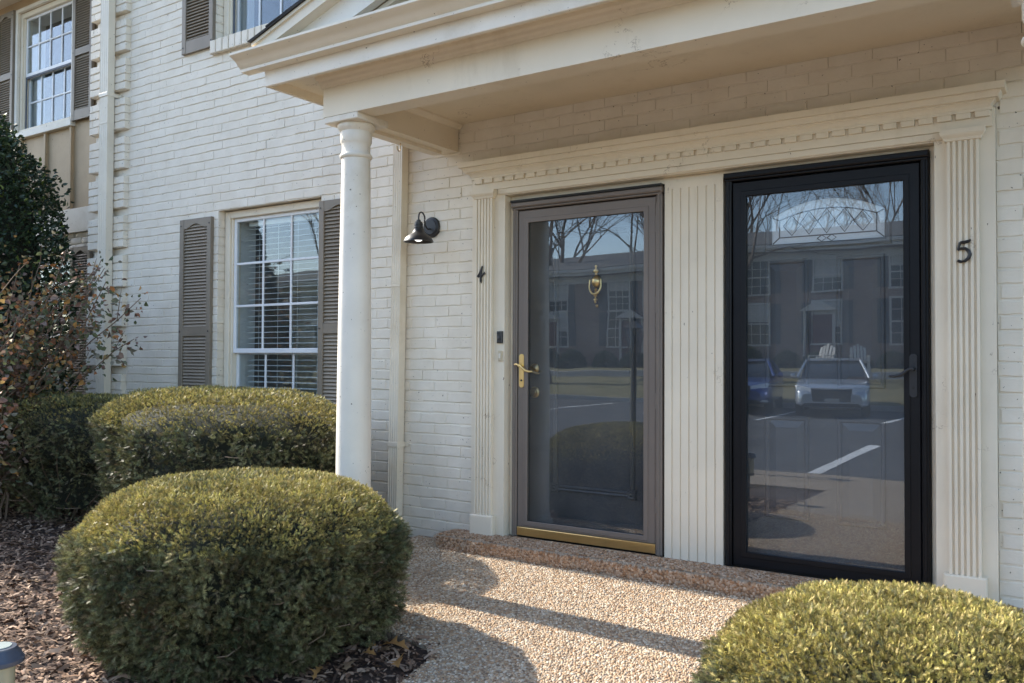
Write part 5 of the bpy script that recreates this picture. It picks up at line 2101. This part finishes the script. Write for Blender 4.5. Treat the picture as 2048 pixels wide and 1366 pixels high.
# ---- cars, nose towards the porch
def car(x, y, col, label, name_cat='car', sc=1.0):
    t = thing('parked_car', label, name_cat, (x, y, -.262), (0, 0, -.21), group='cars parked across the lot')
    mb_ = M.setdefault('car_' + label[:8], None)
    m, nt, p, out = newmat('car_paint_' + label.split()[0])
    p.inputs['Base Color'].default_value = col + (1,)
    p.inputs['Metallic'].default_value = .55
    p.inputs['Roughness'].default_value = .28
    p.inputs['Coat Weight'].default_value = .8
    M['car_' + label[:8]] = m
    t.scale = (.97, 1.0, .95)
    # stations along y (front at +y): half width, sill z, shoulder z
    st = [(2.36, .70, .30, .58), (2.30, .84, .24, .70), (2.0, .90, .22, .80), (1.4, .92, .20, .88), (.9, .925, .20, .93), (-.4, .93, .20, .95), (-1.4, .925, .22, .98), (-2.0, .90, .26, 1.0), (-2.36, .78, .34, .86)]
    b = MB()
    ring = 10
    for yy, hw, zl, zs in st:
        zm = zl + (zs - zl) * .55
        prof_ = [(-hw * .88, zl), (-hw, zl + .12), (-hw, zm), (-hw * .97, zs - .05), (-hw * .86, zs), (hw * .86, zs), (hw * .97, zs - .05), (hw, zm), (hw, zl + .12), (hw * .88, zl)]
        b.v += [(px_, yy, pz_) for px_, pz_ in prof_]
    for i in range(len(st) - 1):
        for k in range(ring):
            k2 = (k + 1) % ring
            b.f.append((i * ring + k, i * ring + k2, (i + 1) * ring + k2, (i + 1) * ring + k))
    b.f += [tuple(range(ring)), tuple(range(len(st) * ring - 1, (len(st) - 1) * ring - 1, -1))]
    body = b.build('body', m, t, True)
    sm_ = body.modifiers.new('round', 'SUBSURF')
    sm_.levels = sm_.render_levels = 2
    g = MB()
    sec = [(1.05, .78, .90, .905), (.35, .66, .90, 1.36), (-.3, .63, .90, 1.43), (-1.0, .62, .92, 1.38), (-1.75, .70, .95, 1.0)]
    for yy, hw, zl, zt_ in sec:
        g.v += [(-hw * 1.15, yy, zl), (-hw, yy, zt_ - .02), (-hw * .85, yy, zt_), (hw * .85, yy, zt_), (hw, yy, zt_ - .02), (hw * 1.15, yy, zl)]
    for i in range(4):
        for k in range(5):
            g.f.append((i * 6 + k, i * 6 + k + 1, (i + 1) * 6 + k + 1, (i + 1) * 6 + k))
    g.build('cabin_glass', 'glass_dark', t, 40)
    rf = MB()
    for yy, hw, zl, zt_ in ((.38, .60, 0, 1.365), (-.3, .60, 0, 1.438), (-1.0, .58, 0, 1.39), (-1.25, .57, 0, 1.285)):
        rf.v += [(-hw, yy, zt_ + .004), (hw, yy, zt_ + .004)]
    rf.f += [(0, 1, 3, 2), (2, 3, 5, 4), (4, 5, 7, 6)]
    rf.build('roof_panel', m, body)
    for s in (-1, 1):
        MB().tube([(s * .88, 1.04, .92), (s * .66, .36, 1.37), (s * .62, -.3, 1.44), (s * .61, -1.0, 1.395), (s * .80, -1.8, 1.0)], .035, 6).build('pillar', m, body)
        MB().cbox(s * .66 - .19, s * .66 + .19, -.02, 0, -.06, .07, .005)
        h = MB()
        h.add([(s * .46, 2.352, .62), (s * .84, 2.25, .66), (s * .88, 2.10, .76), (s * .80, 2.22, .775), (s * .46, 2.335, .70)], [(0, 1, 2, 3, 4)])
        h.build('headlight', 'headlight', t)
        for yy in (1.45, -1.45):
            w_ = MB()
            w_.lathe([(.22, -.10), (.33, -.10), (.335, -.05), (.335, .05), (.33, .10), (.22, .10)], (s * .80, yy, .335), 20, 'x')
            wl__ = w_.build('wheel', 'black_gap', t, 40)
            MB().lathe([(.215, -.105), (.215, .105)], (s * .80, yy, .335), 16, 'x').build('rim', 'chrome', wl__)
        MB().lathe([(.001, .10), (.07, .06), (.08, 0), (.05, -.05)], (s * 1.02, .72, .96), 10, 'y').build('mirror', m, t, True)
    MB().add([(-.42, 2.362, .40), (.42, 2.362, .40), (.46, 2.362, .69), (-.46, 2.362, .69)], [(0, 1, 2, 3)]).build('grille', 'black_gap', t)
    MB().add([(-.70, 2.372, .28), (.70, 2.372, .28), (.62, 2.372, .36), (-.62, 2.372, .36)], [(0, 1, 2, 3)]).build('lower_intake', 'black_gap', t)
    MB().box(-.46, .46, 2.352, 2.384, .695, .715).build('chrome_strip', 'chrome', t)
    for k in range(5):
        MB().box(-.43, .43, 2.366, 2.374, .43 + k * .05, .438 + k * .05).build('grille_bar', 'chrome', t)
    MB().box(-.16, .16, 2.376, 2.384, .40, .48).build('number_plate', 'far_blind', t)
    for s in (-1, 1):
        MB().box(s * .74 - .10, s * .74 + .10, 2.30, 2.335, .33, .37).build('fog_lamp', 'headlight', t)
    return t


M['chrome'] = paint('chrome', (.8, .8, .82), .02, .15, 0, 0, metal=1.0)
m_, nt_, p_, o_ = newmat('headlight_lens')
p_.inputs['Base Color'].default_value = (.75, .78, .8, 1)
p_.inputs['Roughness'].default_value = .08
M['headlight'] = m_
car(-4.05, -19.3, (.52, .56, .60), 'silver sedan parked nose-on, reflected in door 5')
car(-6.50, -19.4, (.03, .07, .26), 'blue sedan beside the silver one, reflected at the left of door 5')

# ---- lamp post on the verge, garden chairs by the far houses
t = thing('lamp_post', 'black lantern post reflected at the right of door 4', 'lamp post', (-2.98, -5.05, -.25))
MB().lathe([(.055, 0), (.05, .3), (.035, .34), (.032, 1.34), (.045, 1.36), (.05, 1.40)], (0, 0, 0), 14).build('post', 'black_iron', t, 40)
la = MB()
for a in range(4):
    an = a * math.pi / 2 + math.pi / 4
    la.tube([(.06 * math.cos(an), .06 * math.sin(an), 1.40), (.125 * math.cos(an), .125 * math.sin(an), 1.68)], .008, 5)
la.add([(.13 * math.cos(a * math.pi / 2 + math.pi / 4), .13 * math.sin(a * math.pi / 2 + math.pi / 4), 1.68) for a in range(4)] + [(0, 0, 1.78)], [(0, 1, 4), (1, 2, 4), (2, 3, 4), (3, 0, 4), (3, 2, 1, 0)])
la.lathe([(.015, 1.775), (.018, 1.80), (.001, 1.83)], (0, 0, 0), 10)
la.build('lantern', 'black_iron', t)
la = MB()
la.add([(.055 * math.cos(a * math.pi / 2 + math.pi / 4), .055 * math.sin(a * math.pi / 2 + math.pi / 4), 1.405) for a in range(4)] + [(.118 * math.cos(a * math.pi / 2 + math.pi / 4), .118 * math.sin(a * math.pi / 2 + math.pi / 4), 1.675) for a in range(4)], [(i, (i + 1) % 4, 4 + (i + 1) % 4, 4 + i) for i in range(4)])
M['lantern_glass'] = glass_mat('lantern_glass', .05, (.9, .9, .88), .02, 6)
la.build('lantern_glass', 'lantern_glass', t)


def chair(x, y, a, label):
    t = thing('garden_chair', label, 'chair', (x, y, .66), (0, 0, a), 'white garden chairs')
    MB().prism([(-.25, .30), (.25, .38), (.25, .41), (-.25, .33)], 'x', -.27, .27).build('seat', 'far_trim', t)
    for k in range(5):
        MB().prism([(-.27, .30), (-.24, .30), (-.42, .85 + .06 * (2 - abs(k - 2))), (-.45, .85 + .06 * (2 - abs(k - 2)))], 'x', -.26 + k * .108, -.18 + k * .108).build('back_slat', 'far_trim', t)
    for sx in (-.29, .27):
        MB().box(sx, sx + .05, -.36, .30, .54, .57).build('armrest', 'far_trim', t)
        for yy in (-.26, .23):
            MB().box(sx, sx + .045, yy, yy + .05, 0, .54).build('leg', 'far_trim', t)


chair(-6.0, -25.8, .3, 'white garden chair left of the other, reflected above the silver car')
chair(-4.8, -25.8, -.3, 'white garden chair right of the other, reflected above the silver car')


# ---- low shrubs along the far house fronts
r = np.random.default_rng(91)
n = 1400
a = r.random(n) * 6.283
u = np.arccos(r.random(n))
Pp = np.stack([np.cos(a) * np.sin(u) * .62, np.sin(a) * np.sin(u) * .5, np.cos(u) * .75], 1) * (.85 + .15 * r.random((n, 1)))
c0 = np.tile(np.array([.035, .055, .025]), (n, 1)) * (.5 + r.random((n, 1)))
v, f, c = scatter(leaf_template(.16, .09), Pp, Pp + r.normal(size=(n, 3)) * .3, a, np.ones(n), c0, c0 * 1.4)
SB = np_mesh('foliage', v, f, 'leaf', c)
for i in range(22):
    x = -26 + i * 1.27 + rnd.uniform(-.3, .3)
    t = thing('foundation_shrub', 'round dark shrub in the row along the far house fronts', 'shrub', (x, -28.6, .7), (0, 0, rnd.random() * 6), 'shrubs along the far house fronts')
    s = rnd.uniform(.7, 1.2)
    t.scale = (s, s, s)
    link('foliage', SB, t)
